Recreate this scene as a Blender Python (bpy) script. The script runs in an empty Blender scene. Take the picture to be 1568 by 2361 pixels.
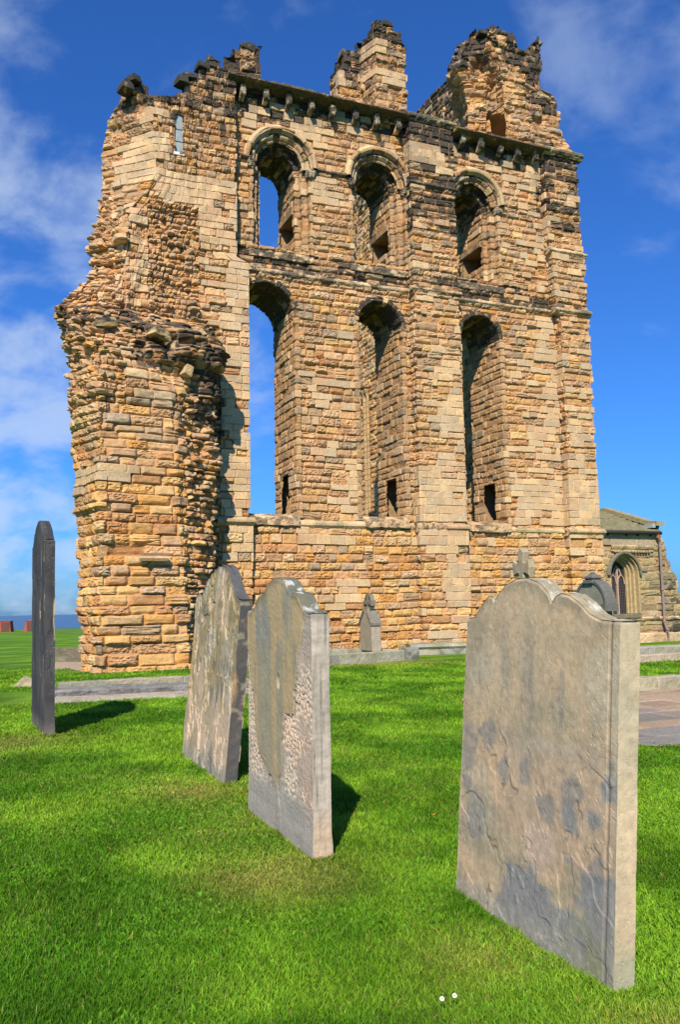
import bpy, math, random
import numpy as np
from mathutils import Matrix, Vector
R = math.radians
scene = bpy.context.scene
COL = scene.collection
random.seed(7)

# ------------------------------------------------------------------ camera
TH = math.atan(0.112); RO = 0.019
fw = Vector((0, math.cos(TH), math.sin(TH))); up0 = Vector((0, -math.sin(TH), math.cos(TH))); rt0 = Vector((1, 0, 0))
rt = rt0*math.cos(RO) - up0*math.sin(RO); up = up0*math.cos(RO) + rt0*math.sin(RO)
cd = bpy.data.cameras.new('camera'); cam = bpy.data.objects.new('camera', cd); COL.objects.link(cam)
m = Matrix.Identity(4)
for i in range(3):
    m[i][0] = rt[i]; m[i][1] = up[i]; m[i][2] = -fw[i]
m[0][3], m[1][3], m[2][3] = 0, 0, 1.5
cam.matrix_world = m
cd.sensor_fit = 'VERTICAL'; cd.sensor_height = 36; cd.lens = 36*2000/2361.
cd.clip_start = 0.05; cd.clip_end = 120000
scene.camera = cam

# ------------------------------------------------------------------ sky and sun
SUN_AZ = 187.0   # compass-like azimuth of the sun, measured from +Y towards +X
SUN_EL = 40.0
sv = Vector((math.sin(R(SUN_AZ))*math.cos(R(SUN_EL)), math.cos(R(SUN_AZ))*math.cos(R(SUN_EL)), math.sin(R(SUN_EL))))
w = bpy.data.worlds.new('World'); scene.world = w; w.use_nodes = True
nt = w.node_tree; nt.nodes.clear()
N = nt.nodes.new; LK = nt.links.new
out = N('ShaderNodeOutputWorld'); bg = N('ShaderNodeBackground'); sky = N('ShaderNodeTexSky')
sky.sky_type = 'NISHITA'; sky.sun_disc = False; sky.sun_elevation = R(SUN_EL); sky.sun_rotation = R(SUN_AZ)
sky.altitude = 0; sky.air_density = 1.0; sky.dust_density = 0.9; sky.ozone_density = 3.0
bg.inputs['Strength'].default_value = 0.062
tc = N('ShaderNodeTexCoord'); sep = N('ShaderNodeSeparateXYZ'); LK(tc.outputs['Generated'], sep.inputs[0])
# project the direction onto a cloud plane
za = N('ShaderNodeMath'); za.operation = 'ADD'; za.inputs[1].default_value = 0.55; LK(sep.outputs['Z'], za.inputs[0])
dx = N('ShaderNodeMath'); dx.operation = 'DIVIDE'; LK(sep.outputs['X'], dx.inputs[0]); LK(za.outputs[0], dx.inputs[1])
dy = N('ShaderNodeMath'); dy.operation = 'DIVIDE'; LK(sep.outputs['Y'], dy.inputs[0]); LK(za.outputs[0], dy.inputs[1])
cmb = N('ShaderNodeCombineXYZ'); LK(dx.outputs[0], cmb.inputs[0]); LK(dy.outputs[0], cmb.inputs[1])
mp = N('ShaderNodeMapping'); mp.inputs['Rotation'].default_value = (0, 0, R(35)); mp.inputs['Scale'].default_value = (1.9, 2.3, 1); mp.inputs['Location'].default_value = (2.3, 0.4, 0)
LK(cmb.outputs[0], mp.inputs[0])
n1 = N('ShaderNodeTexNoise'); n1.inputs['Scale'].default_value = 3.4; n1.inputs['Detail'].default_value = 7; n1.inputs['Roughness'].default_value = 0.56; n1.inputs['Distortion'].default_value = 0.25
LK(mp.outputs[0], n1.inputs['Vector'])
cr = N('ShaderNodeMapRange'); cr.interpolation_type = 'SMOOTHSTEP'; cr.inputs['From Min'].default_value = 0.58; cr.inputs['From Max'].default_value = 0.86
LK(n1.outputs['Fac'], cr.inputs['Value'])
# two banks of cloud: a broad one to the left (west) and one high on the right
def bank(vec, lo, hi):
    d = N('ShaderNodeVectorMath'); d.operation = 'DOT_PRODUCT'; d.inputs[1].default_value = Vector(vec).normalized()
    LK(tc.outputs['Generated'], d.inputs[0])
    r = N('ShaderNodeMapRange'); r.interpolation_type = 'SMOOTHSTEP'; r.inputs['From Min'].default_value = lo; r.inputs['From Max'].default_value = hi
    LK(d.outputs['Value'], r.inputs['Value']); return r.outputs[0]
b1 = bank((-0.50, 1, 0.26), 0.88, 1.0); b2 = bank((0.62, 1, 0.80), 0.94, 1.0)
mx = N('ShaderNodeMath'); mx.operation = 'MAXIMUM'; LK(b1, mx.inputs[0]); LK(b2, mx.inputs[1])
ad = N('ShaderNodeMath'); ad.operation = 'MULTIPLY_ADD'; ad.inputs[1].default_value = 0.25; LK(mx.outputs[0], ad.inputs[0]); LK(n1.outputs['Fac'], ad.inputs[2])
nt.links.remove(cr.inputs['Value'].links[0]); LK(ad.outputs[0], cr.inputs['Value'])
mf = N('ShaderNodeMath'); mf.operation = 'MULTIPLY'; mf.inputs[1].default_value = 0.55; LK(cr.outputs[0], mf.inputs[0])
tint = N('ShaderNodeMix'); tint.data_type = 'RGBA'; tint.blend_type = 'MULTIPLY'; tint.inputs['Factor'].default_value = 1.0
tint.inputs[7].default_value = (0.37, 0.93, 1.82, 1)
LK(sky.outputs[0], tint.inputs[6])
gt = N('ShaderNodeMath'); gt.operation = 'MULTIPLY_ADD'; gt.inputs[1].default_value = 0.6; gt.inputs[2].default_value = 0.55; LK(b1, gt.inputs[0])
mg = N('ShaderNodeMath'); mg.operation = 'MULTIPLY'; LK(mf.outputs[0], mg.inputs[0]); LK(gt.outputs[0], mg.inputs[1])
cm = N('ShaderNodeMix'); cm.data_type = 'RGBA'; cm.inputs[7].default_value = (6.6, 8.0, 10.2, 1)
LK(mg.outputs[0], cm.inputs['Factor']); LK(tint.outputs[2], cm.inputs[6])
LK(cm.outputs[2], bg.inputs['Color']); LK(bg.outputs[0], out.inputs['Surface'])

sl = bpy.data.lights.new('sun', 'SUN'); sl.energy = 5.0; sl.angle = R(0.5); sl.color = (1.0, 0.92, 0.76)
so = bpy.data.objects.new('sun', sl); COL.objects.link(so); so.location = (0, -20, 40)
so.rotation_euler = sv.to_track_quat('Z', 'Y').to_euler()
scene.view_settings.view_transform = 'Standard'; scene.view_settings.look = 'None'
scene.view_settings.exposure = 0.55; scene.view_settings.gamma = 1.0
scene.cycles.max_bounces = 6; scene.cycles.diffuse_bounces = 1

# ------------------------------------------------------------------ noise
def _h(ix, iy, s):
    n = (ix.astype(np.int64)*374761393 + iy.astype(np.int64)*668265263 + s*974711 + 1013) & 0xffffffff
    n = ((n ^ (n >> 13))*1274126177) & 0xffffffff
    n = ((n ^ (n >> 16))*2246822519) & 0xffffffff
    return ((n ^ (n >> 15)) & 0xffffff)/float(0xffffff)
def vn(x, y, s=0):
    ix = np.floor(x); iy = np.floor(y); fx = x-ix; fy = y-iy
    fx = fx*fx*(3-2*fx); fy = fy*fy*(3-2*fy)
    a = _h(ix, iy, s); b = _h(ix+1, iy, s); c = _h(ix, iy+1, s); d = _h(ix+1, iy+1, s)
    return (a+(b-a)*fx)*(1-fy)+(c+(d-c)*fx)*fy
def fbm(x, y, s=0, o=4):
    r = 0; a = .5; t = 0
    for i in range(o):
        r = r + a*vn(x, y, s+i*17); t += a; a *= .5; x = x*2.03+3.1; y = y*2.03+1.7
    return r/t
def ridged(x, y, s=0, o=3):
    r = 0; a = .5; t = 0
    for i in range(o):
        r = r + a*(1-np.abs(2*vn(x, y, s+i*13)-1)); t += a; a *= .5; x = x*2.1+5; y = y*2.1+9
    return r/t
def sst(a, b, x):
    t = np.clip((x-a)/(b-a), 0, 1); return t*t*(3-2*t)
def cells(x, y, s=0):          # distance to nearest feature point
    ix = np.floor(x); iy = np.floor(y); best = np.full(np.shape(x), 9.)
    for i in (-1, 0, 1):
        for j in (-1, 0, 1):
            cx = ix+i; cy = iy+j
            d = (cx+_h(cx, cy, s)-x)**2+(cy+_h(cx, cy, s+5)-y)**2
            best = np.minimum(best, d)
    return np.sqrt(best)
def lerp3(a, b, t): return a*(1-t[..., None])+np.asarray(b)*t[..., None]

# ------------------------------------------------------------------ materials
MATS = {}
def mat(name, base=(0.4, 0.35, 0.25), rough=0.9, attr=False, nscale=30, namp=0.25, bump=0.004, bscale=60, metal=0, spec=0.3, coord='Object', transl=0, fine=True):
    if name in MATS: return MATS[name]
    M = bpy.data.materials.new(name); M.use_nodes = True; t = M.node_tree; b = t.nodes['Principled BSDF']
    b.inputs['Roughness'].default_value = rough; b.inputs['Metallic'].default_value = metal; b.inputs['Specular IOR Level'].default_value = spec
    tcn = t.nodes.new('ShaderNodeTexCoord')
    if attr:
        a = t.nodes.new('ShaderNodeAttribute'); a.attribute_name = 'col'; csrc = a.outputs['Color']
    else:
        a = t.nodes.new('ShaderNodeRGB'); a.outputs[0].default_value = (*base, 1); csrc = a.outputs[0]
    if namp > 0:
        n = t.nodes.new('ShaderNodeTexNoise'); n.inputs['Scale'].default_value = nscale; n.inputs['Detail'].default_value = 6; n.inputs['Roughness'].default_value = .65
        t.links.new(tcn.outputs[coord], n.inputs['Vector'])
        r = t.nodes.new('ShaderNodeMapRange'); r.inputs['From Min'].default_value = .25; r.inputs['From Max'].default_value = .75
        r.inputs['To Min'].default_value = 1-namp; r.inputs['To Max'].default_value = 1+namp
        t.links.new(n.outputs['Fac'], r.inputs['Value'])
        mm = t.nodes.new('ShaderNodeVectorMath'); mm.operation = 'SCALE'; t.links.new(csrc, mm.inputs[0]); t.links.new(r.outputs[0], mm.inputs['Scale'])
        csrc = mm.outputs[0]
    t.links.new(csrc, b.inputs['Base Color'])
    if bump > 0:
        n2 = t.nodes.new('ShaderNodeTexNoise'); n2.inputs['Scale'].default_value = bscale; n2.inputs['Detail'].default_value = 8; n2.inputs['Roughness'].default_value = .7
        t.links.new(tcn.outputs[coord], n2.inputs['Vector'])
        bp = t.nodes.new('ShaderNodeBump'); bp.inputs['Strength'].default_value = 1; bp.inputs['Distance'].default_value = bump
        t.links.new(n2.outputs['Fac'], bp.inputs['Height']); t.links.new(bp.outputs[0], b.inputs['Normal'])
    if transl > 0:
        tr = t.nodes.new('ShaderNodeBsdfTranslucent'); t.links.new(csrc, tr.inputs[0]); ms = t.nodes.new('ShaderNodeMixShader'); ms.inputs[0].default_value = transl
        o = t.nodes['Material Output']; t.links.new(b.outputs[0], ms.inputs[1]); t.links.new(tr.outputs[0], ms.inputs[2]); t.links.new(ms.outputs[0], o.inputs['Surface'])
    MATS[name] = M
    return M
STONE = mat('ruin_sandstone', attr=True, nscale=16, namp=.30, bump=.022, bscale=30)
TOMB = mat('tombstone_sandstone', attr=True, nscale=40, namp=.14, bump=.0022, bscale=120)
GREY = mat('kerb_stone', attr=True, nscale=18, namp=.25, bump=.006, bscale=40)

# ------------------------------------------------------------------ object helpers
def link(o, parent=None):
    COL.objects.link(o)
    if parent is not None: o.parent = parent
    return o
def tag(o, label=None, cat=None, group=None, kind=None):
    if label: o['label'] = label
    if cat: o['category'] = cat
    if group: o['group'] = group
    if kind: o['kind'] = kind
    return o
def empty(name, loc=(0, 0, 0), rz=0, **k):
    o = bpy.data.objects.new(name, None); o.location = loc; o.rotation_euler = (0, 0, rz); o.empty_display_size = .3
    link(o); return tag(o, **k)
def mesh_np(name, V, F4, col=None, material=None, parent=None, smooth=False):
    me = bpy.data.meshes.new(name)
    V = np.ascontiguousarray(V, np.float32); F4 = np.ascontiguousarray(F4, np.int32)
    k = F4.shape[1]
    me.vertices.add(len(V)); me.vertices.foreach_set('co', V.ravel())
    me.loops.add(F4.size); me.loops.foreach_set('vertex_index', F4.ravel())
    me.polygons.add(len(F4)); me.polygons.foreach_set('loop_start', np.arange(0, F4.size, k, dtype=np.int32))
    try: me.polygons.foreach_set('loop_total', np.full(len(F4), k, np.int32))
    except Exception: pass
    me.polygons.foreach_set('use_smooth', np.full(len(F4), smooth, bool))
    me.update(calc_edges=True)
    if col is not None:
        a = me.color_attributes.new('col', 'FLOAT_COLOR', 'POINT')
        c = np.ones((len(V), 4), np.float32); c[:, :3] = np.clip(col, 0, 1); a.data.foreach_set('color', c.ravel())
    if material: me.materials.append(material)
    me.validate()
    return link(bpy.data.objects.new(name, me), parent)
def grid_obj(name, P, col, material, parent=None, mask=None, smooth=False, wrap=False):
    nz, nu = P.shape[:2]; idx = np.arange(nz*nu).reshape(nz, nu)
    if wrap: idx = np.concatenate([idx, idx[:, :1]], 1)
    F = np.stack([idx[:-1, :-1], idx[:-1, 1:], idx[1:, 1:], idx[1:, :-1]], -1).reshape(-1, 4)
    if mask is not None: F = F[mask.reshape(-1)]
    used = np.zeros(nz*nu, bool); used[F.ravel()] = True
    rm = np.cumsum(used)-1
    V = P.reshape(-1, 3)[used]; C = col.reshape(-1, 3)[used]
    return mesh_np(name, V, rm[F], C, material, parent, smooth)
def pymesh(name, verts, faces, material=None, parent=None, smooth=False, col=None):
    me = bpy.data.meshes.new(name); me.from_pydata([tuple(v) for v in verts], [], faces); me.update()
    if smooth: me.polygons.foreach_set('use_smooth', np.full(len(me.polygons), True, bool))
    if material: me.materials.append(material)
    if col is not None:
        a = me.color_attributes.new('col', 'FLOAT_COLOR', 'POINT')
        c = np.ones((len(verts), 4), np.float32); c[:, :3] = col; a.data.foreach_set('color', c.ravel())
    return link(bpy.data.objects.new(name, me), parent)
class MB:
    def __init__(s): s.v = []; s.f = []
    def box(s, x0, x1, y0, y1, z0, z1):
        b = len(s.v); s.v += [(x, y, z) for z in (z0, z1) for y in (y0, y1) for x in (x0, x1)]
        s.f += [tuple(b+i for i in q) for q in ((0, 2, 3, 1), (4, 5, 7, 6), (0, 1, 5, 4), (2, 6, 7, 3), (0, 4, 6, 2), (1, 3, 7, 5))]; return s
    def tube(s, pts, r, n=8):
        b = len(s.v); P = [Vector(p) for p in pts]
        for i, p in enumerate(P):
            d = (P[min(i+1, len(P)-1)]-P[max(i-1, 0)]).normalized(); q = d.to_track_quat('Z', 'Y'); rr = r[i] if isinstance(r, (list, tuple)) else r
            for k in range(n):
                a = 2*math.pi*k/n; s.v.append(tuple(p+q@Vector((rr*math.cos(a), rr*math.sin(a), 0))))
        for i in range(len(P)-1):
            for k in range(n):
                s.f.append((b+i*n+k, b+i*n+(k+1) % n, b+(i+1)*n+(k+1) % n, b+(i+1)*n+k))
        s.f.append(tuple(b+k for k in range(n))[::-1]); s.f.append(tuple(b+(len(P)-1)*n+k for k in range(n))); return s
    def prism(s, poly, y0, y1):   # poly in (x,z)
        b = len(s.v); n = len(poly); s.v += [(x, y0, z) for x, z in poly]+[(x, y1, z) for x, z in poly]
        s.f += [tuple(b+i for i in range(n)), tuple(b+n+i for i in reversed(range(n)))]
        for i in range(n): j = (i+1) % n; s.f.append((b+i, b+n+i, b+n+j, b+j))
        return s
    def build(s, name, material, parent=None, smooth=False): return pymesh(name, s.v, s.f, material, parent, smooth)

# ------------------------------------------------------------------ masonry field
rg = np.random.default_rng(11)
def courses(z0, z1, lo, hi, seed):
    r = np.random.default_rng(seed); a = [z0]
    while a[-1] < z1: a.append(a[-1]+r.uniform(lo, hi))
    return np.array(a)
CB = np.concatenate([courses(-.3, 4.1, .21, .32, 3), ]); CB = np.concatenate([CB, courses(CB[-1]+.24, 26, .20, .29, 5)])
ORANGE = np.array([(.54, .315, .115), (.50, .265, .085), (.56, .36, .155), (.42, .215, .09)])
TAN = np.array([(.52, .33, .17), (.49, .30, .155), (.45, .30, .16), (.55, .37, .20), (.43, .27, .145), (.48, .30, .135), (.37, .27, .165)])*np.array((.96, .915, .90))
ASH = np.array([(.47, .34, .185), (.44, .32, .18), (.49, .345, .175), (.40, .305, .18), (.44, .295, .16)])*np.array((1.10, 1.04, 1.06))
MORT = np.array((.50, .335, .20))
BLACK = np.array((.030, .028, .024))
def masonry(U, V, X, Z, seed, cb=CB, bw=(.30, .74), ash=None, blk=None, orange=None, rough=1.0, mdepth=.070, offa=.042, gap=.010, smoothf=0, pal=None):
    """height field and colour of coursed stonework.  U along the course, V across the courses, X/Z real position for the zones"""
    Uw = U+.022*(fbm(U*5, V*5, seed+1, 2)-.5)+.03*(vn(U*1.3, V*1.3, seed+2)-.5)
    Vw = V+.022*(fbm(U*4, V*4, seed+3, 2)-.5)+.05*(vn(U*.8, V*.7, seed+4)-.5)
    nc = len(cb)-1
    ci = np.clip(np.searchsorted(cb, Vw)-1, 0, nc-1)
    dv = np.minimum(Vw-cb[ci], cb[ci+1]-Vw)
    u0, u1 = U.min()-1, U.max()+1; BIG = 1000.; keys = []
    r = np.random.default_rng(seed+77)
    for c in range(nc):
        n = int((u1-u0)/bw[0])+3; wd = r.uniform(bw[0], bw[1], n)
        wd = np.where(r.random(n) < .18, wd*.6, wd)
        e = u0-r.uniform(0, bw[1])+np.cumsum(wd); e = e[e < u1+1]; keys.append(c*BIG+np.concatenate([[u0-1.5], e, [u1+1.5]]))
    keys = np.concatenate(keys); bi = np.searchsorted(keys, ci*BIG+Uw)-1
    du = np.minimum(Uw-(keys[bi]-ci*BIG), (keys[np.minimum(bi+1, len(keys)-1)]-ci*BIG)-Uw)
    nb = len(keys)+1
    cnt = np.bincount(bi.ravel(), minlength=nb)+1e-9
    bx = np.bincount(bi.ravel(), X.ravel(), nb)/cnt; bz = np.bincount(bi.ravel(), Z.ravel(), nb)/cnt
    q = r.random((8, nb))
    isA = (q[0] < ash(bx, bz)) if ash is not None else np.zeros(nb, bool)
    e = np.minimum(du*.75, dv)
    ea = sst(.003, .012, e)
    pr = np.clip((e-gap)/.034, 0, 1)**.42
    off = (q[1]-.45)*2*offa
    deep = q[2] < .10; off = np.where(deep, off-.05, off)
    st = q[3]
    hon = ridged(U*16+V*2, V*17, seed+21, 3); lam = vn(U*3.2+4*vn(U*1.5, V*2, seed), V*34+3*vn(U*2, V*3, seed+9), seed+22)
    med = fbm(U*7, V*9, seed+23, 3)
    rou = np.where(st[bi] < .45, (hon-.55)*.088, np.where(st[bi] < .58, (lam-.5)*.06+(med-.5)*.04, (med-.5)*.05))*rough
    # undercut lower half of the eroded blocks
    vv = (Vw-cb[ci])/(cb[ci+1]-cb[ci])
    und = np.where((q[4][bi] < .4), -.05*sst(.45, .0, vv), 0)*rough
    h = -mdepth+pr*(mdepth+off[bi])+rou*sst(0, .03, e)+und
    hA = -.004+ea*(.030)+(med-.5)*.004
    A = isA[bi]
    h = np.where(A, hA, h)
    # colours
    pw = orange(bz) if orange is not None else np.full(nb, .18)
    ti = (q[5]*len(TAN)).astype(int); oi = (q[6]*len(ORANGE)).astype(int); ai = (q[6]*len(ASH)).astype(int)
    bc = np.where((q[7] < pw)[:, None], ORANGE[oi], TAN[ti])
    if pal is not None: bc = pal[(q[5]*len(pal)).astype(int)]
    bc = bc*(.88+.24*q[2][:, None])
    bc = np.where(isA[:, None], ASH[ai]*(.9+.2*q[2][:, None]), bc)
    c = bc[bi]
    # raised, exposed skins are paler and greyer; fresh hollows keep a strong ochre
    fresh = sst(.015, -.03, h)[..., None]*(~A)[..., None]*.55
    c = c*(1-fresh)+(c*np.array((1.08, .90, .70)))*fresh
    pale = sst(.45, .8, hon)*sst(.02, .06, h)*(~A)*.35
    c = lerp3(c, (.46, .40, .31), pale)
    mort = (1-sst(.003, .014, e))*np.where(A, .6, .55*sst(.35, .6, fbm(U*1.5, V*1.5, seed+41, 3)))
    c = lerp3(c, np.where(np.ones_like(c) > 0, MORT, 0)[0, 0], mort)
    c = c*(.86+.28*fbm(U*2.5, V*2.5, seed+40, 3))[..., None]
    if blk is not None:
        b = blk(X, Z); bb = np.clip(b, 0, 1)*(.45+.9*q[4][bi])
        n = fbm(U*6, V*8, seed+50, 4)
        k = sst(.62, .40, n+.35-bb*.75)*np.clip(bb*1.6, 0, 1)
        k = k*np.where(A, .35, 1)*np.where(e < .01, .6, 1)
        c = lerp3(c, BLACK, k*.93)
    else: k = 0
    return h, c, A, e, bi, q

def path_pts(secs, zs, du):
    """secs: [(z,[(x,y),..])] -> X,Y arrays (nz,nu) and the reference arc length"""
    zz = np.array([s[0] for s in secs], float); pts = np.array([s[1] for s in secs], float)      # ns,np,2
    seg = np.linalg.norm(np.diff(pts, axis=1), axis=2).mean(0)
    ns = np.maximum(2, np.ceil(seg/du).astype(int)); k = []
    for i, n in enumerate(ns): k.append(i+np.arange(n)/n)
    k = np.concatenate(k+[[len(seg)]]); cum = np.concatenate([[0], np.cumsum(seg)])
    U = np.interp(k, np.arange(len(cum)), cum)
    PX = np.stack([np.interp(zs, zz, pts[:, j, 0]) for j in range(pts.shape[1])], 1)
    PY = np.stack([np.interp(zs, zz, pts[:, j, 1]) for j in range(pts.shape[1])], 1)
    i0 = np.minimum(k.astype(int), len(seg)-1); f = k-i0
    X = PX[:, i0]*(1-f)+PX[:, i0+1]*f; Y = PY[:, i0]*(1-f)+PY[:, i0+1]*f
    return X, Y, U
def sheet(name, secs, z0, z1, parent, seed, d=.028, top=None, hole=None, lump=None, rubble=None, corner=2, material=None, blkfn=None, topcol=.85, **kw):
    zs = np.arange(z0, z1+d, d*.93)
    if len(secs) == 1: secs = [(z0-1, secs[0][1]), (z1+1, secs[0][1])]
    X, Y, u = path_pts(secs, zs, d)
    U = np.broadcast_to(u, X.shape); V = np.broadcast_to(zs[:, None], X.shape)
    gx = np.gradient(X, axis=1); gy = np.gradient(Y, axis=1); L = np.hypot(gx, gy)+1e-9
    nx, ny = gy/L, -gx/L
    for _ in range(corner):
        nx[:, 1:-1] = (nx[:, :-2]+nx[:, 1:-1]*2+nx[:, 2:])/4; ny[:, 1:-1] = (ny[:, :-2]+ny[:, 1:-1]*2+ny[:, 2:])/4
    L = np.hypot(nx, ny)+1e-9; nx, ny = nx/L, ny/L
    h, c, A, e, bi, q = masonry(U, V, X, V, seed, **kw)
    if rubble is not None:
        k = rubble(X, V)+.55*(fbm(U*1.2, V*2, seed+60, 3)-.5); k = k > .5
        kw2 = dict(kw); kw2.update(cb=courses(-1, 26, .11, .21, seed+8), bw=(.12, .42), offa=.10, mdepth=.09, rough=1.2, ash=None)
        h2, c2, A2, e2, b2, q2 = masonry(U, V, X, V, seed+5, **kw2)
        h = np.where(k, h2+.06*(fbm(U*3, V*3, seed+62, 3)-.5)*2, h); c = np.where(k[..., None], c2, c)
    if lump is not None: h = h+lump(X, V, U)
    Z = V.copy()
    if top is not None:
        tp = top(X, U); over = np.clip(V-tp, 0, .34); Z = np.minimum(V, tp+.02*np.sin(over*20)); h = h-over*.8
        c = lerp3(c, BLACK*1.3, sst(.35, .0, tp-V)*topcol*sst(.25, .6, fbm(U*3, V*3, seed+70, 3)+.2))
    P = np.stack([X+nx*h, Y+ny*h, Z], -1)
    mask = None
    if hole is not None:
        xc = (X[:-1, :-1]+X[1:, 1:])/2; yc = (Y[:-1, :-1]+Y[1:, 1:])/2; zc = (V[:-1, :-1]+V[1:, 1:])/2
        mask = ~hole(xc, yc, zc)
    return grid_obj(name, P, c, material or STONE, parent, mask)

def beam(name, A, B, prof, parent, seed, blk=(.4, .9), d=.03, material=None, pal=None, black=.5, rough=.5, green=0, joint=.02, cap=True):
    """stone course from A to B (xy, local), profile [(outward, z)...]; outward is to the right-hand side of A->B"""
    A = np.array(A, float); B = np.array(B, float); Ln = np.linalg.norm(B-A); t = (B-A)/Ln; nrm = np.array([t[1], -t[0]])
    pr = np.array(prof, float); seg = np.linalg.norm(np.diff(pr, axis=0), axis=1); ns = np.maximum(2, np.ceil(seg/d).astype(int))
    k = np.concatenate([i+np.arange(n)/n for i, n in enumerate(ns)]+[[len(seg)]]); cum = np.concatenate([[0], np.cumsum(seg)])
    u = np.interp(k, np.arange(len(cum)), cum); po = np.interp(k, np.arange(len(pr)), pr[:, 0]); pz = np.interp(k, np.arange(len(pr)), pr[:, 1])
    s = np.arange(0, Ln+d*.5, d); s[-1] = Ln
    S, Uu = np.meshgrid(s, u, indexing='ij'); PO = np.broadcast_to(po, S.shape).copy(); PZ = np.broadcast_to(pz, S.shape).copy()
    go = np.gradient(po); gz = np.gradient(pz); L = np.hypot(go, gz)+1e-9; no, nz = -gz/L, go/L
    c0 = pr.mean(0)
    if ((no*(po-c0[0])+nz*(pz-c0[1])).mean()) < 0: no, nz = -no, -nz
    r = np.random.default_rng(seed); e = [0]
    while e[-1] < Ln: e.append(e[-1]+r.uniform(*blk))
    e = np.array(e); e[-1] = max(e[-1], Ln+.1); bi = np.clip(np.searchsorted(e, S+.015*(vn(Uu*6, S*3, seed)-.5))-1, 0, len(e)-2)
    de = np.minimum(S-e[bi], e[bi+1]-S); de = np.where((S < .02) | (S > Ln-.02), 1, de)
    q = r.random((4, len(e)))
    h = -joint*(1-sst(.0, .018, de))+(q[0][bi]-.5)*.03*rough+(fbm(S*7, Uu*9, seed+2, 4)-.5)*.07*rough+(ridged(S*14, Uu*16, seed+4)-.5)*.03*rough
    pl = ASH if pal is None else np.array(pal)
    c = (pl[(q[1]*len(pl)).astype(int)]*(.8+.4*q[2][:, None]))[bi]*(.8+.4*fbm(S*4, Uu*5, seed+6, 3))[..., None]
    kk = sst(.5, .75, fbm(S*3, Uu*4+q[3][bi]*3, seed+8, 4)+black*.5-.12)
    c = lerp3(c, BLACK*1.2, kk*.85*min(1, black*2))
    if green: c = lerp3(c, (.17, .17, .07), sst(.4, .65, fbm(S*4, Uu*4, seed+12, 3))*green)
    O_ = PO+no*h; Z_ = PZ+nz*h
    if cap:
        def capr(row):
            co, cz = O_[row].mean(), Z_[row].mean(); o1 = []
            for f in (1., .55, 0.): o1.append((S[row], co+(O_[row]-co)*f, cz+(Z_[row]-cz)*f, c[row]))
            return o1
        a = capr(0)[::-1]; b = capr(-1)
        S = np.concatenate([[x[0] for x in a], S, [x[0] for x in b]]); O_ = np.concatenate([[x[1] for x in a], O_, [x[1] for x in b]])
        Z_ = np.concatenate([[x[2] for x in a], Z_, [x[2] for x in b]]); c = np.concatenate([[x[3] for x in a], c, [x[3] for x in b]])
    P = np.stack([A[0]+t[0]*S+nrm[0]*O_, A[1]+t[1]*S+nrm[1]*O_, Z_], -1)
    return grid_obj(name, P, c, material or STONE, parent)

def block(name, loc, size, parent=None, seed=0, col=(.3, .26, .19), black=.5, rot=0, jit=.16, tilt=.15):
    r = np.random.default_rng(seed); V = np.array([(x, y, z) for z in (-1, 1) for y in (-1, 1) for x in (-1, 1)], float)
    n = 7; P = []; F = []                    # six gridded faces of a jittered hexahedron, roughened together
    V = V*(1+r.uniform(-jit, jit, V.shape)); V[4:] *= (r.uniform(.78, .98), r.uniform(.8, 1), 1)
    quads = [(0, 1, 3, 2), (4, 5, 7, 6), (0, 1, 5, 4), (2, 3, 7, 6), (0, 2, 6, 4), (1, 3, 7, 5)]
    for q_ in quads:
        a, b, c_, d_ = V[list(q_)]; s_, t_ = np.meshgrid(np.linspace(0, 1, n), np.linspace(0, 1, n), indexing='ij'); s_ = s_[..., None]; t_ = t_[..., None]
        p = (a*(1-s_)+b*s_)*(1-t_)+(d_*(1-s_)+c_*s_)*t_; o = len(P)*n*n; P.append(p.reshape(-1, 3))
        for i in range(n-1):
            for j in range(n-1): F.append((o+i*n+j, o+(i+1)*n+j, o+(i+1)*n+j+1, o+i*n+j+1))
    P = np.concatenate(P); P *= (1-.10*np.linalg.norm(P, axis=1)[:, None]+.12); P *= (1+.14*(fbm(P[:, 0]*2.1+9+P[:, 2], P[:, 1]*2.1+P[:, 2]*1.7+20, seed, 3)-.5))[:, None]
    P *= size; ca, sa = math.cos(tilt*r.uniform(-1, 1)), math.sin(tilt*r.uniform(-1, 1)); P = np.stack([P[:, 0]*ca-P[:, 2]*sa, P[:, 1], P[:, 0]*sa+P[:, 2]*ca], 1)
    ca, sa = math.cos(rot), math.sin(rot); P = np.stack([P[:, 0]*ca-P[:, 1]*sa, P[:, 0]*sa+P[:, 1]*ca, P[:, 2]], 1)+np.array(loc)
    nn = fbm(P[:, 0]*6+40, P[:, 2]*8+P[:, 1]*4+40, seed+3, 3); c = np.array(col)*(.75+.5*nn)[:, None]; c = lerp3(c, BLACK, sst(.75, .45, nn+.5-black*.7)*.97)
    return mesh_np(name, P, np.array(F), c, STONE, parent)

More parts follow.
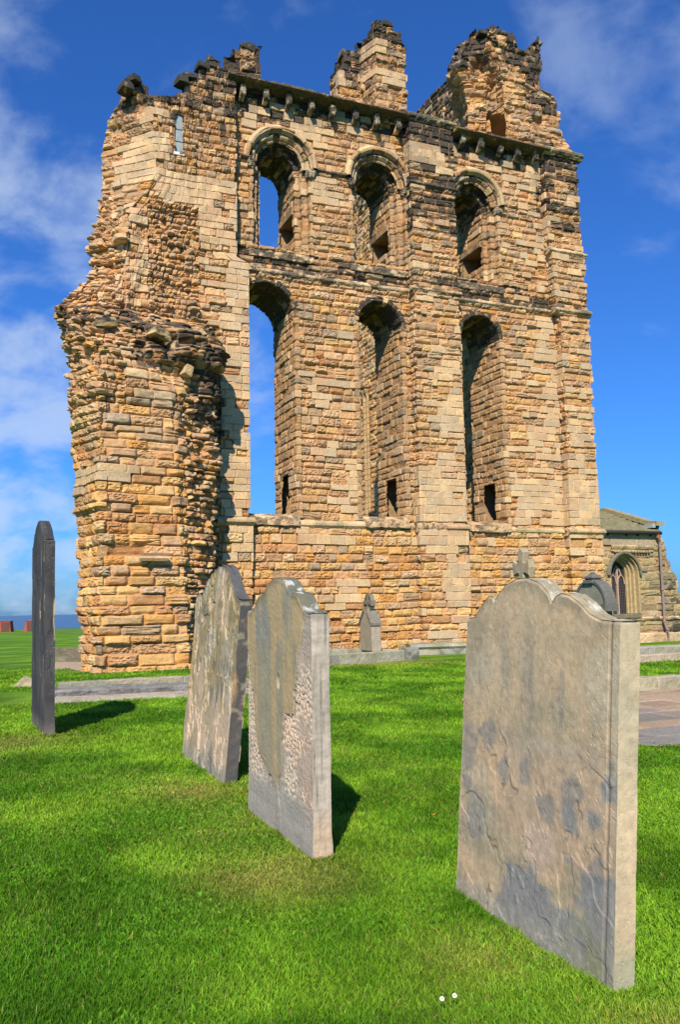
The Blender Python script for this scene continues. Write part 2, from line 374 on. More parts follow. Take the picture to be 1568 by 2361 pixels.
def rock(name, loc, size, parent=None, seed=0, col=(.3, .26, .19), n=20, material=None, rough=.25, black=0, rot=0, flat=.5):
    a = np.linspace(0, math.pi, n); b = np.linspace(0, 2*math.pi, 2*n+1)
    T, Pp = np.meshgrid(a, b, indexing='ij')
    x = np.sin(T)*np.cos(Pp); y = np.sin(T)*np.sin(Pp); z = np.cos(T)
    k = 1/np.maximum(np.maximum(np.abs(x), np.abs(y)), np.abs(z)); f = flat*k+(1-flat)   # between a sphere and a box
    pad = 4*np.pi
    g = 1+rough*(fbm(x*2+pad+seed, y*2+z*3+pad, seed, 3)-.5)*2+rough*.4*(ridged(x*5+20, y*5+z*6+20, seed+3)-.5)
    x, y, z = x*f*g*size[0], y*f*g*size[1], z*f*g*size[2]
    c0, s0 = math.cos(rot), math.sin(rot); x, y = x*c0-y*s0, x*s0+y*c0
    P = np.stack([x+loc[0], y+loc[1], z+loc[2]], -1)
    n_ = fbm(x*5+30, y*5+z*5+30, seed+5, 4); c = np.array(col)*(.7+.6*n_)[..., None]
    if black: c = lerp3(c, BLACK, sst(.3, .6, n_+black*.4-.1)*.9)
    return grid_obj(name, P, c, material or STONE, parent)
#@@MAIN
# ================================================================== THE RUIN
O = (4.13, 29.38, 0.0); AL = R(23.2)
def wor(x, y): return (O[0]+x*math.cos(AL)-y*math.sin(AL), O[1]+x*math.sin(AL)+y*math.cos(AL))
ruin = empty('priory_ruin', O, AL, label='tall ruined sandstone priory wall with two tiers of round-arched windows and broken turrets', cat='ruin')

RA = lambda x, z, a, b, c, d, p: np.where((x > a) & (x < b) & (z > c) & (z < d), p, 0.)
def zones(*rects):
    def f(x, z):
        r = np.zeros(np.shape(x))
        for q in rects: r = np.maximum(r, RA(x, z, *q))
        return r
    return f
def orange(z): return .06+.55*sst(6.5, 1.5, z)
def black_wall(x, z): return .55*sst(17.2, 18.3, z)+RA(x, z, -9, 6, 12.3, 13.2, .38)+RA(x, z, -1.8, .3, 14.5, 19, .42)+RA(x, z, 4, 6.1, 15.5, 19, .3)+.13+.11*sst(6, 14, z)

# openings: lower lancets (cx, half, z0, spring), upper windows
LOW = [(-6.80, .98, 4.50, 11.05), (-2.71, .80, 4.50, 11.10), (1.30, .80, 4.42, 11.08)]
UPP = [(-6.22, .62, 13.30, 16.15), (-2.64, .63, 13.30, 16.15), (1.24, .60, 13.25, 16.12)]
def inside(x, z, cx, r, z0, zs):
    return ((np.abs(x-cx) < r) & (z > z0) & (z <= zs)) | ((z > zs) & (np.hypot(x-cx, z-zs) < r))
def holes_front(x, y, z):
    k = np.zeros(x.shape, bool)
    for c, r, a, b in LOW: k |= inside(x, z, c, r+.09, a-.02, b)
    for c, r, a, b in UPP: k |= inside(x, z, c, r+.42, a-.02, b)
    return k
def holes_back(x, y, z):
    k = np.zeros(x.shape, bool)
    for c, r, a, b in LOW: k |= inside(x, z, c, r, a, b)
    for c, r, a, b in UPP: k |= inside(x, z, c, r, a, b)
    return k
WASH = zones((2.55, 4.7, 4.3, 5.95, .97), (-4.6, -3.5, 4.6, 5.9, .55), (-4.1, -3.5, 4.6, 6.4, .9), (3.3, 4.55, 5.95, 12.2, .5), (3.9, 4.7, 6.5, 12.2, .65), (-5.5, -4.6, 7.5, 9, .35), (-5.2, -3.9, 15.0, 16.1, .5), (2.2, 3.2, 6.0, 10.6, .22),
             (-5.6, -4.2, 8, 10.5, .12), (-5.2, -3.8, 14, 16.2, .2), (2.2, 4.2, 13, 15.5, .14), (3.2, 4.3, 14, 17, .35), (-7.5, -1.5, 17.2, 18.4, .45), (.2, 4.2, 16.6, 18.2, .4),
             (-6.0, -4.0, 3.6, 4.2, .7), (-4.6, -3.0, 1.6, 2.4, .5), (-1.6, .2, .3, 1.4, .35), (-9, 5, -1, 26, .035))
wy = lambda z: .4
sheet('wall', [(-1, [(-9.0, .22), (5.8, .22)]), (4.1, [(-9.0, .22), (5.8, .22)]), (4.25, [(-9.0, .40), (5.8, .40)]), (30, [(-9.0, .40), (5.8, .40)])], -.3, 18.75, ruin, 101, d=.023,
      hole=holes_front, ash=WASH, blk=black_wall, orange=orange)
sheet('back_wall', [(0, [(5.8, 2.45), (-9.0, 2.45)])], -.3, 18.9, ruin, 130, d=.07, hole=holes_back, orange=orange)
MB().box(-9.0, 5.75, .45, 2.42, 18.5, 18.72).build('wall_top', mat('wall_core', (.13, .11, .08)), ruin)

# ---- buttresses
BASH = zones((-1.7, .3, 4.3, 6.35, .97), (-1.1, .3, 6.3, 10.2, .5), (-.5, .3, 7.3, 10, .75), (-.7, .3, 1.4, 3.4, .9), (-1.7, .3, 3.4, 4.2, .8), (-1.7, -.3, 17.1, 17.9, .9), (-1.7, .3, 14, 17, .16), (-1.7, .3, 10.2, 14, .12), (-1.7, .3, -1, 1.4, .15))
sheet('buttress', [(-1, [(-1.62, .55), (-1.62, -.03), (.24, -.03), (.24, .55)]), (4.1, [(-1.62, .55), (-1.62, -.03), (.24, -.03), (.24, .55)]),
                   (4.3, [(-1.57, .55), (-1.57, 0), (.2, 0), (.2, .55)]), (30, [(-1.57, .55), (-1.57, 0), (.2, 0), (.2, .55)])], -.3, 19.2, ruin, 151,
      top=lambda X, U: 18.62+.30*vn(X*3.3+np.zeros_like(X), X*0, 4), ash=BASH, blk=black_wall, orange=orange)
B2ASH = zones((4.3, 6.1, 4.3, 6.0, .98), (4.3, 6.1, 6.0, 12.3, .34), (4.3, 5.2, 6.0, 9.5, .35), (4.1, 6.1, 3.3, 4.2, .45), (4.1, 6.1, 12.3, 18, .2), (4.0, 4.8, 13.3, 17.6, .45))
def b2(xl, xr, yf): return [(xl, .6), (xl, yf), (xr, yf), (xr, 2.6)]
sheet('buttress', [(-1, b2(4.50, 5.96, -.03)), (4.1, b2(4.50, 5.96, -.03)), (4.3, b2(4.59, 5.88, 0)), (12.3, b2(4.56, 5.88, 0)), (12.45, b2(4.40, 5.86, .02)), (14.6, b2(4.36, 5.86, .02)), (14.75, b2(4.26, 5.80, .06)), (18.6, b2(4.24, 5.74, .06))],
      -.3, 18.95, ruin, 171, top=lambda X, U: 18.8+0*X, ash=B2ASH, blk=black_wall, orange=orange)

# ---- left pier: broken stub of the cross wall, wrapped as one masonry skin
PS = [
(0, [(-12.6, -1.2), (-12.31, -2.8), (-9.98, -2.6), (-9.33, -1.5), (-8.56, 0)]),
(2, [(-12.66, -1.2), (-12.33, -2.8), (-10.07, -2.6), (-9.0, -1.35), (-8.7, 0)]),
(4, [(-12.73, -1.2), (-12.37, -2.8), (-10.21, -2.4), (-8.95, -1.3), (-8.75, 0)]),
(6, [(-12.84, -1.2), (-12.38, -2.75), (-10.32, -2.35), (-8.95, -1.25), (-8.78, 0)]),
(7.5, [(-12.95, -1.2), (-12.42, -2.7), (-10.46, -2.3), (-8.9, -1.35), (-8.75, 0)]),
(8.5, [(-13.09, -1.2), (-12.52, -2.6), (-10.83, -2.2), (-8.92, -1.4), (-8.75, 0)]),
(9.4, [(-13.24, -1.4), (-12.67, -2.2), (-11.13, -1.9), (-9.24, -1.2), (-8.67, 0)]),
(9.9, [(-13.33, -1.3), (-12.44, -1.6), (-11.09, -1.0), (-9.48, -0.6), (-8.77, 0)]),
(10.3, [(-13.11, -0.9), (-11.66, -0.7), (-10.85, -0.35), (-9.91, -0.15), (-8.8, 0)]),
(11.3, [(-12.51, 0.2), (-11.47, -0.4), (-10.85, -0.3), (-9.9, -0.12), (-8.8, 0)]),
(12.2, [(-12.22, 0.6), (-11.45, -0.3), (-10.7, -0.15), (-9.62, -0.05), (-8.8, 0)]),
(13.4, [(-12.11, 0.9), (-11.32, -0.1), (-10.56, -0.05), (-9.61, 0), (-8.79, 0)]),
(14.2, [(-11.97, 1.1), (-10.81, 0), (-10.15, 0), (-9.34, 0), (-8.79, 0)]),
(14.9, [(-11.84, 1.2), (-10.39, 0), (-9.89, 0), (-9.34, 0), (-8.79, 0)]),
(15.8, [(-11.87, 1.4), (-10.45, 0), (-9.89, 0), (-9.34, 0), (-8.79, 0)]),
(16.6, [(-11.76, 1.3), (-10.51, 0), (-9.89, 0), (-9.34, 0), (-8.79, 0)]),
(17.6, [(-11.44, 1.0), (-10.77, 0), (-9.89, 0), (-9.34, 0), (-8.79, 0)]),
(19.4, [(-11.35, 1.0), (-10.78, 0), (-9.9, 0), (-9.34, 0), (-8.78, 0)])]
PSX = []
for z, p in PS:
    p6 = -7.42 if z < 4.3 else (-7.5 if z < 12.5 else -7.88)
    PSX.append((z, [(p[0][0]+1.1, 3.6)]+p+[(p6, 0), (p6, .6)]))
# sharp offsets of the right-hand edge at the two strings
def insz(z, p6):
    i = [k for k in range(len(PSX)) if PSX[k][0] <= z][-1]; a, b = PSX[i], PSX[i+1]; f = (z-a[0])/(b[0]-a[0])
    pts = [(p[0]*(1-f)+q[0]*f, p[1]*(1-f)+q[1]*f) for p, q in zip(a[1], b[1])]; pts[-2] = (p6, 0); pts[-1] = (p6, .6); return (z, pts)
PSX += [insz(4.1, -7.42), insz(4.25, -7.5), insz(12.45, -7.5), insz(12.6, -7.88)]; PSX.sort(key=lambda s: s[0])
PASH = zones((-8.35, -7.3, 4.4, 12.6, .80), (-9.0, -8.35, 6.5, 12.6, .40), (-9.5, -7.6, 12.6, 15.1, .80), (-10.4, -7.6, 14.2, 15.2, .95), (-11.6, -9.95, 14.6, 16.35, .93), (-10.8, -10.0, 16.0, 16.9, .3),
             (-12.8, -10.9, 7.75, 8.15, 1), (-11.9, -10.3, 7.35, 7.7, .8), (-12.8, -11.2, 4.95, 5.35, 1), (-11.6, -10.5, 10.9, 12.7, .5), (-11.3, -10.2, 13.2, 13.6, .8), (-8.3, -7.3, 2.9, 4.1, .6), (-14, -10, 10, 18, .05))
def pblack(x, z): return .6*sst(16.3, 17.6, z)+RA(x, z, -11.4, -8.5, 8.1, 10.2, .6)+RA(x, z, -13.5, -11.4, 9.0, 10.1, .5)+RA(x, z, -9.8, -8.3, 6.8, 8.1, .5)+RA(x, z, -9.6, -8.6, 3, 9, .34)+RA(x, z, -10.5, -8.9, 12, 14, .28)+RA(x, z, -10, -8.2, 14.8, 17, .28)+.03
def plump(X, Z, U):
    e = .55*sst(8.1, 8.75, Z)*sst(9.9, 9.2, Z)*sst(-11.2, -10.6, X)*sst(-8.7, -9.2, X)        # vault springer
    rag = .16*(fbm(X*1.6+U, Z*1.4, 301, 4)-.5)*2*sst(-10.3, -9.7, X)*sst(-8.3, -8.7, X)*sst(10.2, 9.5, Z)
    rag += .14*(fbm(U*1.3, Z*1.5, 302, 4)-.5)*2*sst(5, 7, Z)*sst(14, 12.5, Z)*(X < -10.3)
    pk = -.5*sst(.6, .2, np.abs(Z-9.0)*.9+np.abs(X+10.55)*.9)                                    # dark pocket under the broken rib
    low = .10*(fbm(U*1.1, Z*1.2, 303, 3)-.5)*2*(X < -8.4)
    groove = -.16*sst(.10, .04, np.abs(U-4.55))*(Z < 3.3)
    stp = .22*(vn(np.floor(Z*2.1)+.5, Z*0, 305)-.5)*2*(X < -11.35)*sst(9.9, 10.6, Z)*sst(15.5, 14.2, Z)+.20*(vn(np.floor(Z*2.6)+.5, Z*0, 306)-.5)*(X < -12.2)*(Z < 9.9)*(Z > 4)
    return stp+e+rag+pk+low+groove+.06*(X < -11.6)*(fbm(U*2.2, Z*3, 304, 3)-.5)*2*(Z > 9)
def prub(X, Z):
    a = sst(-10.15, -9.75, X)*sst(-8.3, -8.6, X)*(Z < 10.3)*sst(1.0, 2.2, Z+.9)
    b = (X < -8.8)*(Z > 8.4)*(Z < 10.4)
    c = (X < -11.7)*(Z > 7)*(Z < 14.5)*.75
    d = (X > -10.7)*(X < -9.1)*(Z > 10)*(Z < 14.0)*.8
    return np.maximum.reduce([a, b*1., c, d])
tx = [-14, -11.62, -11.5, -11.3, -11.25, -10.97, -10.95, -10.3, -9.78, -9.72, -9.3, -9.12, -9.05, -8.85, -8.8, -8.5, -8.42, -8.2, -8.0, -7]
tz = [17.3, 17.4, 17.85, 17.9, 17.95, 17.75, 17.42, 17.46, 17.62, 18.15, 18.38, 18.42, 18.8, 18.9, 19.15, 19.1, 18.85, 18.75, 18.6, 18.6]
def slitx(x, y, z): return (np.abs(x+9.72) < .125) & (z > 15.72) & (z < 16.88) & (y < .8) | (np.hypot(x+9.72, z-16.88) < .125) & (y < .8)
pier = sheet('pier', PSX, -.3, 19.5, ruin, 201, d=.024, top=lambda X, U: np.interp(np.floor(X*4.3)/4.3, tx, tz)+.1*(vn(np.floor(X*4.3), X*0, 8)-.5), hole=slitx, lump=plump, rubble=prub,
      ash=PASH, blk=pblack, bw=(.26, .62), orange=lambda z: .10+.62*sst(9.5, 2.5, z), corner=1, offa=.055)
# slit window
sw = empty('slit_window', (-9.72, 0, 0)); sw.parent = ruin
GLZ = mat('lead_glass', (.26, .29, .29), rough=.3, namp=.2, nscale=8, bump=.002)
b = MB(); b.prism([(-.16, 15.6), (.16, 15.6), (.16, 16.9)]+[(.16*math.cos(a), 16.9+.16*math.sin(a)) for a in np.linspace(.3, math.pi-.3, 6)]+[(-.16, 16.9)], .10, .14).build('pane', GLZ, sw)
for z in (16.12, 16.52): MB().box(-.13, .13, .085, .10, z-.008, z+.008).build('glazing_bar', mat('lead', (.08, .08, .08)), sw)
b = MB(); b.box(-.17, .17, -.06, .1, 15.60, 15.69).build('window_sill', mat('white_mortar', (.6, .58, .54), bump=.01), sw)

# ---- window surrounds swept along jamb - arch - jamb
def surround(name, cx, z0, zs, prof, parent, seed, d=.03, R0=None, hole=None, blk=None, door=None, pal=TAN*.80, ash=.06, arch_only=False, rough=1., vb=(.2, .27)):  # pal: brown tan, darkened to paint shade into the reveals
    pr = np.array(prof, float); seg = np.linalg.norm(np.diff(pr, axis=0), axis=1); ns = np.maximum(2, np.ceil(seg/d).astype(int))
    k = np.concatenate([i+np.arange(n)/n for i, n in enumerate(ns)]+[[len(seg)]]); cum = np.concatenate([[0], np.cumsum(seg)])
    u = np.interp(k, np.arange(len(cum)), cum); pr_r = np.interp(k, np.arange(len(pr)), pr[:, 0]); pr_y = np.interp(k, np.arange(len(pr)), pr[:, 1])
    z0 = zs if arch_only else z0; R0 = R0 or pr[:, 0].mean(); H = 0 if arch_only else zs-z0; LA = math.pi*R0
    cbz = CB[(CB > z0+.05) & (CB < zs-.05)]-z0 if H > 0 else np.array([])
    r = np.random.default_rng(seed); n = max(6, int(LA/r.uniform(*vb))); arc = H+np.linspace(0, LA, n+1)+np.concatenate([[0], r.uniform(-.03, .03, n-1), [0]])
    tb = np.concatenate([[-.4], [0.] if H > 0 else [], cbz, arc, (2*H+LA-cbz[::-1]), [2*H+LA+.4]])
    t = np.arange(0, 2*H+LA+d*.5, d); T, Uu = np.meshgrid(t, u, indexing='ij')
    RR = np.broadcast_to(pr_r, T.shape); YY = np.broadcast_to(pr_y, T.shape)
    def pos(T, RR):
        a = np.clip((T-H)/LA, 0, 1)*math.pi
        x = cx-RR*np.cos(a); z = zs+RR*np.sin(a)
        z = np.where(T < H, z0+T, z); z = np.where(T > H+LA, z0+(2*H+LA-T), z); return x, z, a
    X, Z, a = pos(T, RR)
    h, c, A, e, bi, q = masonry(Uu, T, X, Z, seed, cb=tb, bw=(.3, .75), ash=lambda x, z: np.full(x.shape, ash), blk=blk, orange=orange, offa=.018, mdepth=.030, rough=rough*.45, pal=pal)
    gr = np.gradient(pr_r); gy = np.gradient(pr_y); L = np.hypot(gr, gy)+1e-9
    # outward normal faces the opening (-r) or the camera (-y)
    nr, ny = gy/L, -gr/L
    if (ny[:max(2, ns[0])].mean() > 0 and abs(ny[:ns[0]].mean()) > .3) or nr[-3:].mean() > 0: nr, ny = -nr, -ny
    nr = np.broadcast_to(nr, T.shape); ny = np.broadcast_to(ny, T.shape)
    X2, Z2, _ = pos(T, RR+nr*h); Y2 = YY+ny*h
    P = np.stack([X2, Y2, Z2], -1); mask = None
    if door:
        xc = (X[:-1, :-1]+X[1:, 1:])/2; yc = (YY[:-1, :-1]+YY[1:, 1:])/2; zc = (Z[:-1, :-1]+Z[1:, 1:])/2
        mask = ~((xc > cx+.2) & (yc > door[0]) & (yc < door[1]) & (zc > door[2]) & (zc < door[3]))
    return grid_obj(name, P, c, STONE, parent, mask)
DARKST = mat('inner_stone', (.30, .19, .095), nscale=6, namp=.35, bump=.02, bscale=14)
for i, (cx, r, z0, zs) in enumerate(LOW):
    o = surround('lancet_window', cx, z0-.1, zs, [(r+.20, .43), (r+.18, .355), (r+.03, .35), (r, .40), (r-.03, .95), (r-.02, 2.45)], ruin, 400+i*7, R0=r+.1, door=(1.0, 1.75, 4.6, 5.95), blk=lambda x, z: .14+.75*sst(10.9, 11.3, z))  # black crust spread above the springing also paints the soffit's shade
    b = MB(); xx = cx+r-.02
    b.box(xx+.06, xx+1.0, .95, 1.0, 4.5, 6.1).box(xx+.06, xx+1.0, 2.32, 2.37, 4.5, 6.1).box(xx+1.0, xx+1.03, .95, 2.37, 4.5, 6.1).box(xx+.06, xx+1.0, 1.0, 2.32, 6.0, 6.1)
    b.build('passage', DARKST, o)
    beam('window_sill', (cx-r+.0, 2.42), (cx+r-.0, 2.42), [(0, z0-.35), (2.3, z0-.35), (2.28, z0-.12), (1.9, z0+.02), (0, z0+.08)], o, 470+i, black=.4, rough=1.2, blk=(.35, .7))
for i, (cx, r, z0, zs) in enumerate(UPP):
    f = .9 if i == 2 else 1.
    o = surround('arched_window', cx, z0-.1, zs, [(r+.50, .43), (r+.48, .365), (r+.36, .36), (r+.35, .58), (r+.17, .58), (r+.16, .82), (r, .82), (r-.02, 2.45)], ruin, 500+i*7, R0=r+.3, door=(1.0, 2.25, 14.05, 14.8), blk=lambda x, z: .12+.7*sst(15.6, 16.3, z))  # arch crust here also deepens the opening's shade in the stone colour
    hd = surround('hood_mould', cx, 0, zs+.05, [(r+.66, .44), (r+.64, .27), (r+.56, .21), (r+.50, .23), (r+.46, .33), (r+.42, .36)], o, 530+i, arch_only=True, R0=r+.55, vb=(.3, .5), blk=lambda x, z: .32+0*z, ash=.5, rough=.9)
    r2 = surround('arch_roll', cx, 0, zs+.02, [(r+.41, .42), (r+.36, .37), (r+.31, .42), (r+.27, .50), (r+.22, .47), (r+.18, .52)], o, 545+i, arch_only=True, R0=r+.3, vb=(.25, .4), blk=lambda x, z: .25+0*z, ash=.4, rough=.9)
    b = MB(); xx = cx+r-.02
    b.box(xx+.06, xx+1.0, .92, .97, 13.9, 14.95).box(xx+.06, xx+1.0, 2.30, 2.35, 13.9, 14.95).box(xx+1.0, xx+1.03, .92, 2.35, 13.9, 14.95).box(xx+.06, xx+1.0, .97, 2.30, 14.85, 14.95).box(xx+.06, xx+1.0, .97, 2.30, 13.9, 13.98)
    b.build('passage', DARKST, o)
    # lintel of the wall passage standing proud of the jamb
    beam('lintel', (xx-.02, .95), (xx-.02, 2.3), [(.1, 14.8), (-.03, 14.8), (-.03, 15.0), (.1, 15.03)], o, 560+i, pal=[(.34, .22, .12)], black=.3, rough=.3)
    beam('window_sill', (cx-r-.5, 2.4), (cx+r+.5, 2.4), [(0, z0-.4), (2.06, z0-.4), (2.06, z0-.2), (1.7, z0-.03), (1.2, z0+.02), (0, z0+.08)], o, 580+i, black=.6, rough=1.3, blk=(.3, .6))
    # colonnette stump and capital at the left and right springing
    for sx in (-1, 1):
        rock('capital', (cx+sx*(r+.42), .42, zs-.12), (.13, .16, .15), o, 590+i*3+sx, col=(.42, .32, .2), n=12, rough=.5, black=.2)

# ---- string courses and cornice (beam: outward is to the right of A->B; run left to right so outward = -y)
BP = [(.28, .0), (.28, .0)]
def string(name, x0, x1, y, z, hgt, prj, seed, black=.55, green=0, rough=.7, blk=(.4, .9)):
    return beam(name, (x0, y+.25), (x1, y+.25), [(0, z-hgt*.55), (.25, z-hgt*.55), (.25+prj, z-hgt*.1), (.25+prj, z+hgt*.15), (.25, z+hgt*.5), (0, z+hgt*.5)], ruin, seed, black=black, green=green, rough=rough, blk=blk)
string('string_course', -7.55, -1.55, .4, 12.42, .20, .08, 610, black=.5)
string('string_course', -1.68, .30, .0, 12.42, .18, .08, 611, black=.5)
string('string_course', .2, 4.5, .4, 12.40, .2, .09, 612, black=.4)
string('string_course', 4.32, 5.98, 0.02, 12.38, .2, .10, 613, black=.4, green=.3)
string('string_course', 4.20, 5.94, 0.04, 14.68, .2, .09, 614, black=.12, green=.3)
string('string_course', -4.98, -3.88, .4, 16.22, .16, .09, 615, black=.8)
string('string_course', -1.66, .28, .0, 16.25, .16, .09, 616, black=.8)
string('string_course', -7.62, -7.3, .35, 16.2, .14, .09, 617, black=.7)
string('sill_string', -8.55, -7.36, -.02, 4.22, .26, .12, 620, black=.1, green=.35, rough=.15, blk=(.8, 1.4))
string('sill_string', -7.42, -6.2, .3, 4.2, .28, .10, 621, black=.65, rough=1)
string('sill_string', -6.2, -3.05, .3, 4.2, .28, .12, 622, black=.08, green=.4, rough=.15, blk=(.9, 1.4))
string('sill_string', -3.05, -1.55, .3, 4.18, .26, .10, 623, black=.6, rough=1)
string('sill_string', -1.7, -.62, -.0, 4.16, .26, .06, 624, black=.45, rough=1)
string('sill_string', -.62, .30, -.0, 4.16, .26, .12, 625, black=.12, green=.4, rough=.15, blk=(.9, 1.4))
string('sill_string', .2, 2.4, .3, 4.14, .28, .10, 626, black=.4, rough=1)
string('sill_string', 2.4, 4.6, .3, 4.12, .26, .12, 627, black=.1, green=.5, rough=.15, blk=(.9, 1.4))
string('sill_string', 4.42, 6.06, -.02, 4.12, .26, .12, 628, black=.1, green=.5, rough=.15, blk=(.9, 1.4))
string('cornice', -8.15, -1.62, .25, 18.66, .19, .40, 630, black=1.0, green=.1, rough=1.3, blk=(.6, 1.1))
string('cornice', -1.70, .35, .05, 18.75, .30, .12, 631, black=.85, green=.2, rough=1.3, blk=(.5, .9))
string('cornice', .28, 4.35, .25, 18.59, .19, .40, 632, black=1.0, green=.1, rough=1.3, blk=(.6, 1.1))
string('cornice', 4.15, 5.95, .0, 18.62, .30, .12, 633, black=.7, green=.35, rough=.8, blk=(.5, .9))
for i, x in enumerate([-7.6, -6.8, -6.0, -5.2, -4.42, -3.56, -2.77, -1.93, .67, 1.44, 2.30, 3.06, 3.86]):
    cb_ = beam('corbel', (x-.08, .42), (x+.08, .42), [(0, 18.14), (.10, 18.10), (.22, 18.18), (.33, 18.32), (.36, 18.52), (0, 18.56)], ruin, 650+i*3, d=.025, black=.45+.3*(i % 3)/2, rough=1.5, blk=(.5, .9))
    rock('carved_head', (x, .11, 18.27), (.09, .09, .115), cb_, 700+i, col=(.36, .30, .21), n=12, rough=.55, black=.3+.25*(i % 2))

# ---- turrets on the wall head
def closed(pts): return pts+[pts[0]]
def stump(name, secs, z0, z1, top, seed, blkv=.5, **kw):
    return sheet(name, [(z, closed(p)) for z, p in secs], z0, z1, ruin, seed, top=top, blk=lambda x, z: blkv+.5*sst(z1-1.6, z1-.3, z), orange=lambda z: .1+0*z, corner=1, offa=.06, **kw)
# polygons run left-back -> left-front -> right-front -> right-back so that the outside is on the outer side
stump('broken_turret', [(18, [(-8.0, 1.2), (-8.3, .35), (-6.93, .2), (-6.93, 1.2)]), (19.1, [(-7.9, 1.2), (-8.2, .4), (-6.93, .25), (-6.93, 1.2)]), (20.5, [(-7.9, 1.2), (-8.15, .4), (-6.95, .25), (-6.95, 1.2)])], 18.4, 20.5,
      lambda X, U: np.where(X < -7.9, 19.5, np.where(X < -7.62, 19.8, 20.05))+.08*vn(U*4, U*0, 3), 801, .95, cb=np.arange(18.3, 21, .42), bw=(.4, .8))
stump('broken_turret', [(18, [(-3.78, 1.9), (-3.78, 1.1), (-2.83, 1.1), (-2.83, 1.9)]), (22, [(-3.7, 1.9), (-3.7, 1.1), (-2.76, 1.1), (-2.76, 1.9)])], 18.4, 21.4,
      lambda X, U: np.where(X < -3.55, 20.75, 21.35)+.15*vn(U*4, U*0, 5), 811, .42, ash=lambda x, z: RA(x, z, -4, -2, 19.6, 20.6, .55), bw=(.3, .6), cb=np.arange(18.2, 23, .3))
stump('broken_turret', [(18, [(-2.9, 1.9), (-2.9, 1.0), (-2.69, .3), (-1.48, .3), (-1.48, 1.9)]), (22.5, [(-2.85, 1.9), (-2.85, 1.0), (-2.61, .3), (-1.42, .3), (-1.42, 1.9)])], 18.4, 22.4,
      lambda X, U: np.where(X < -2.72, 21.75, np.where(X < -1.95, 22.25, np.where(X < -1.62, 21.95, 21.5)))+.1*vn(U*5, U*0, 6), 821, .42,
      ash=lambda x, z: RA(x, z, -3, -1, 20.2, 20.55, .9)+RA(x, z, -2.9, -2.2, 21.0, 21.5, .6)+RA(x, z, -2.3, -1.6, 19.9, 20.2, .5), bw=(.3, .7), cb=np.arange(18.2, 23, .28))
T = {18.6: [(1.43, 1.2), (2.52, 1.0), (2.66, .25), (5.77, .1)], 19.8: [(1.63, 1.2), (2.6, 1.0), (2.69, .3), (5.17, .3)], 20.9: [(1.6, 1.2), (2.62, 1.0), (2.64, .3), (5.19, .3)],
     21.15: [(1.61, 1.2), (2.68, 1.0), (2.67, .33), (5.10, .38)], 21.3: [(1.61, 1.2), (2.73, 1.0), (2.69, .35), (4.55, .4)], 22: [(1.3, 1.2), (2.24, .8), (2.57, .4), (4.62, .5)], 22.5: [(1.2, 1.2), (2.07, .8), (2.39, .4), (4.63, .5)], 23.4: [(1.62, 1.2), (2.24, 1.0), (2.5, .5), (4.61, .5)]}
secs = [(z, [(p[0][0]+.5, 2.6)]+p+[(p[-1][0]-.05, 2.6)]) for z, p in sorted(T.items())]
def tlump(X, Z, U):
    n = .17*(fbm(U*1.5, Z*1.6, 901, 4)-.5)*2
    hole_ = -1.5*sst(.26, .14, np.hypot((X-2.5)*1.3, (Z-19.5)*.30))*sst(1.25, .9, np.abs(Z-19.6))
    hood = .35*sst(20.6, 21.4, Z)*sst(22.6, 21.6, Z)*sst(2.7, 2.3, X)*sst(1.0, 1.3, X)
    pocket = -.5*sst(.45, .1, np.hypot(X-2.05, (Z-21.9)*.8))
    return n+hole_+hood+pocket
def ttop(X, U): return np.interp(X, [0, 1.25, 1.5, 1.8, 1.95, 2.5, 2.7, 3.4, 3.5, 3.9, 4.1, 4.3, 4.6, 6], [21.6, 21.8, 22.7, 23.4, 23.55, 23.5, 23.35, 23.45, 22.9, 22.75, 22.95, 23.3, 23.55, 23.55])+.16*(vn(np.floor(U*3), U*0, 31)-.4)
sheet('corner_turret', [(z, closed(p)) for z, p in secs], 18.4, 23.6, ruin, 911, top=ttop, lump=tlump, blk=lambda x, z: .22+.5*sst(21.3, 22.6, z)+.4*sst(3.0, 4.0, x)*sst(19.4, 20.6, z)+.25*sst(19.9, 18.7, z)*sst(3.2, 4.0, x), corner=2, offa=.07, bw=(.3, .7),
      rubble=lambda X, Z: .5*(Z > 21.2)*(X < 2.6)+0*X, orange=lambda z: .2+0*z, cb=np.arange(18.2, 24, .26))
# ---- return wall at the far right end running back, its inner face seen through the windows
def rtop(X, U): return 25.3-1.5*sst(11, 15.5, U)+.25*(vn(np.floor(U*1.6), U*0, 9)-.5)
sheet('return_wall', [(0, [(3.9, 18.6), (3.9, 2.3)])], -.3, 25.5, ruin, 931, d=.06, top=rtop, blk=lambda x, z: .1+.6*sst(21.5, 23.5, z), ash=lambda x, z: np.full(x.shape, .12), orange=lambda z: .35+0*z)
sheet('return_wall', [(0, [(5.85, 2.3), (5.85, 18.6)])], -.3, 24.0, ruin, 932, d=.12, orange=lambda z: .2+0*z)
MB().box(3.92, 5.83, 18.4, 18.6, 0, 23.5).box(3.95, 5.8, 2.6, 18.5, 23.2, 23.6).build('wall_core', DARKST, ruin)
for k_, (yy, rr) in enumerate([(15.7, .12), (15.35, .09)]):
    cn = MB(); rj = np.random.default_rng(60+k_)
    for z in np.arange(4.6, 12.5, .30): r_ = rr*rj.uniform(.82, 1.05); cn.tube([(3.80, yy, z+.012), (3.80, yy, z+.29)], r_, 9)
    cn.tube([(3.80, yy, 12.6), (3.78, yy, 12.8), (3.74, yy, 13.0), (3.74, yy, 13.15)], [rr*.9, rr*1.1, rr*1.8, rr*2], 9)
    cn.build('colonnette', mat('colonnette_stone', (.40, .26, .13), nscale=5, namp=.4, bump=.04, bscale=12), ruin)
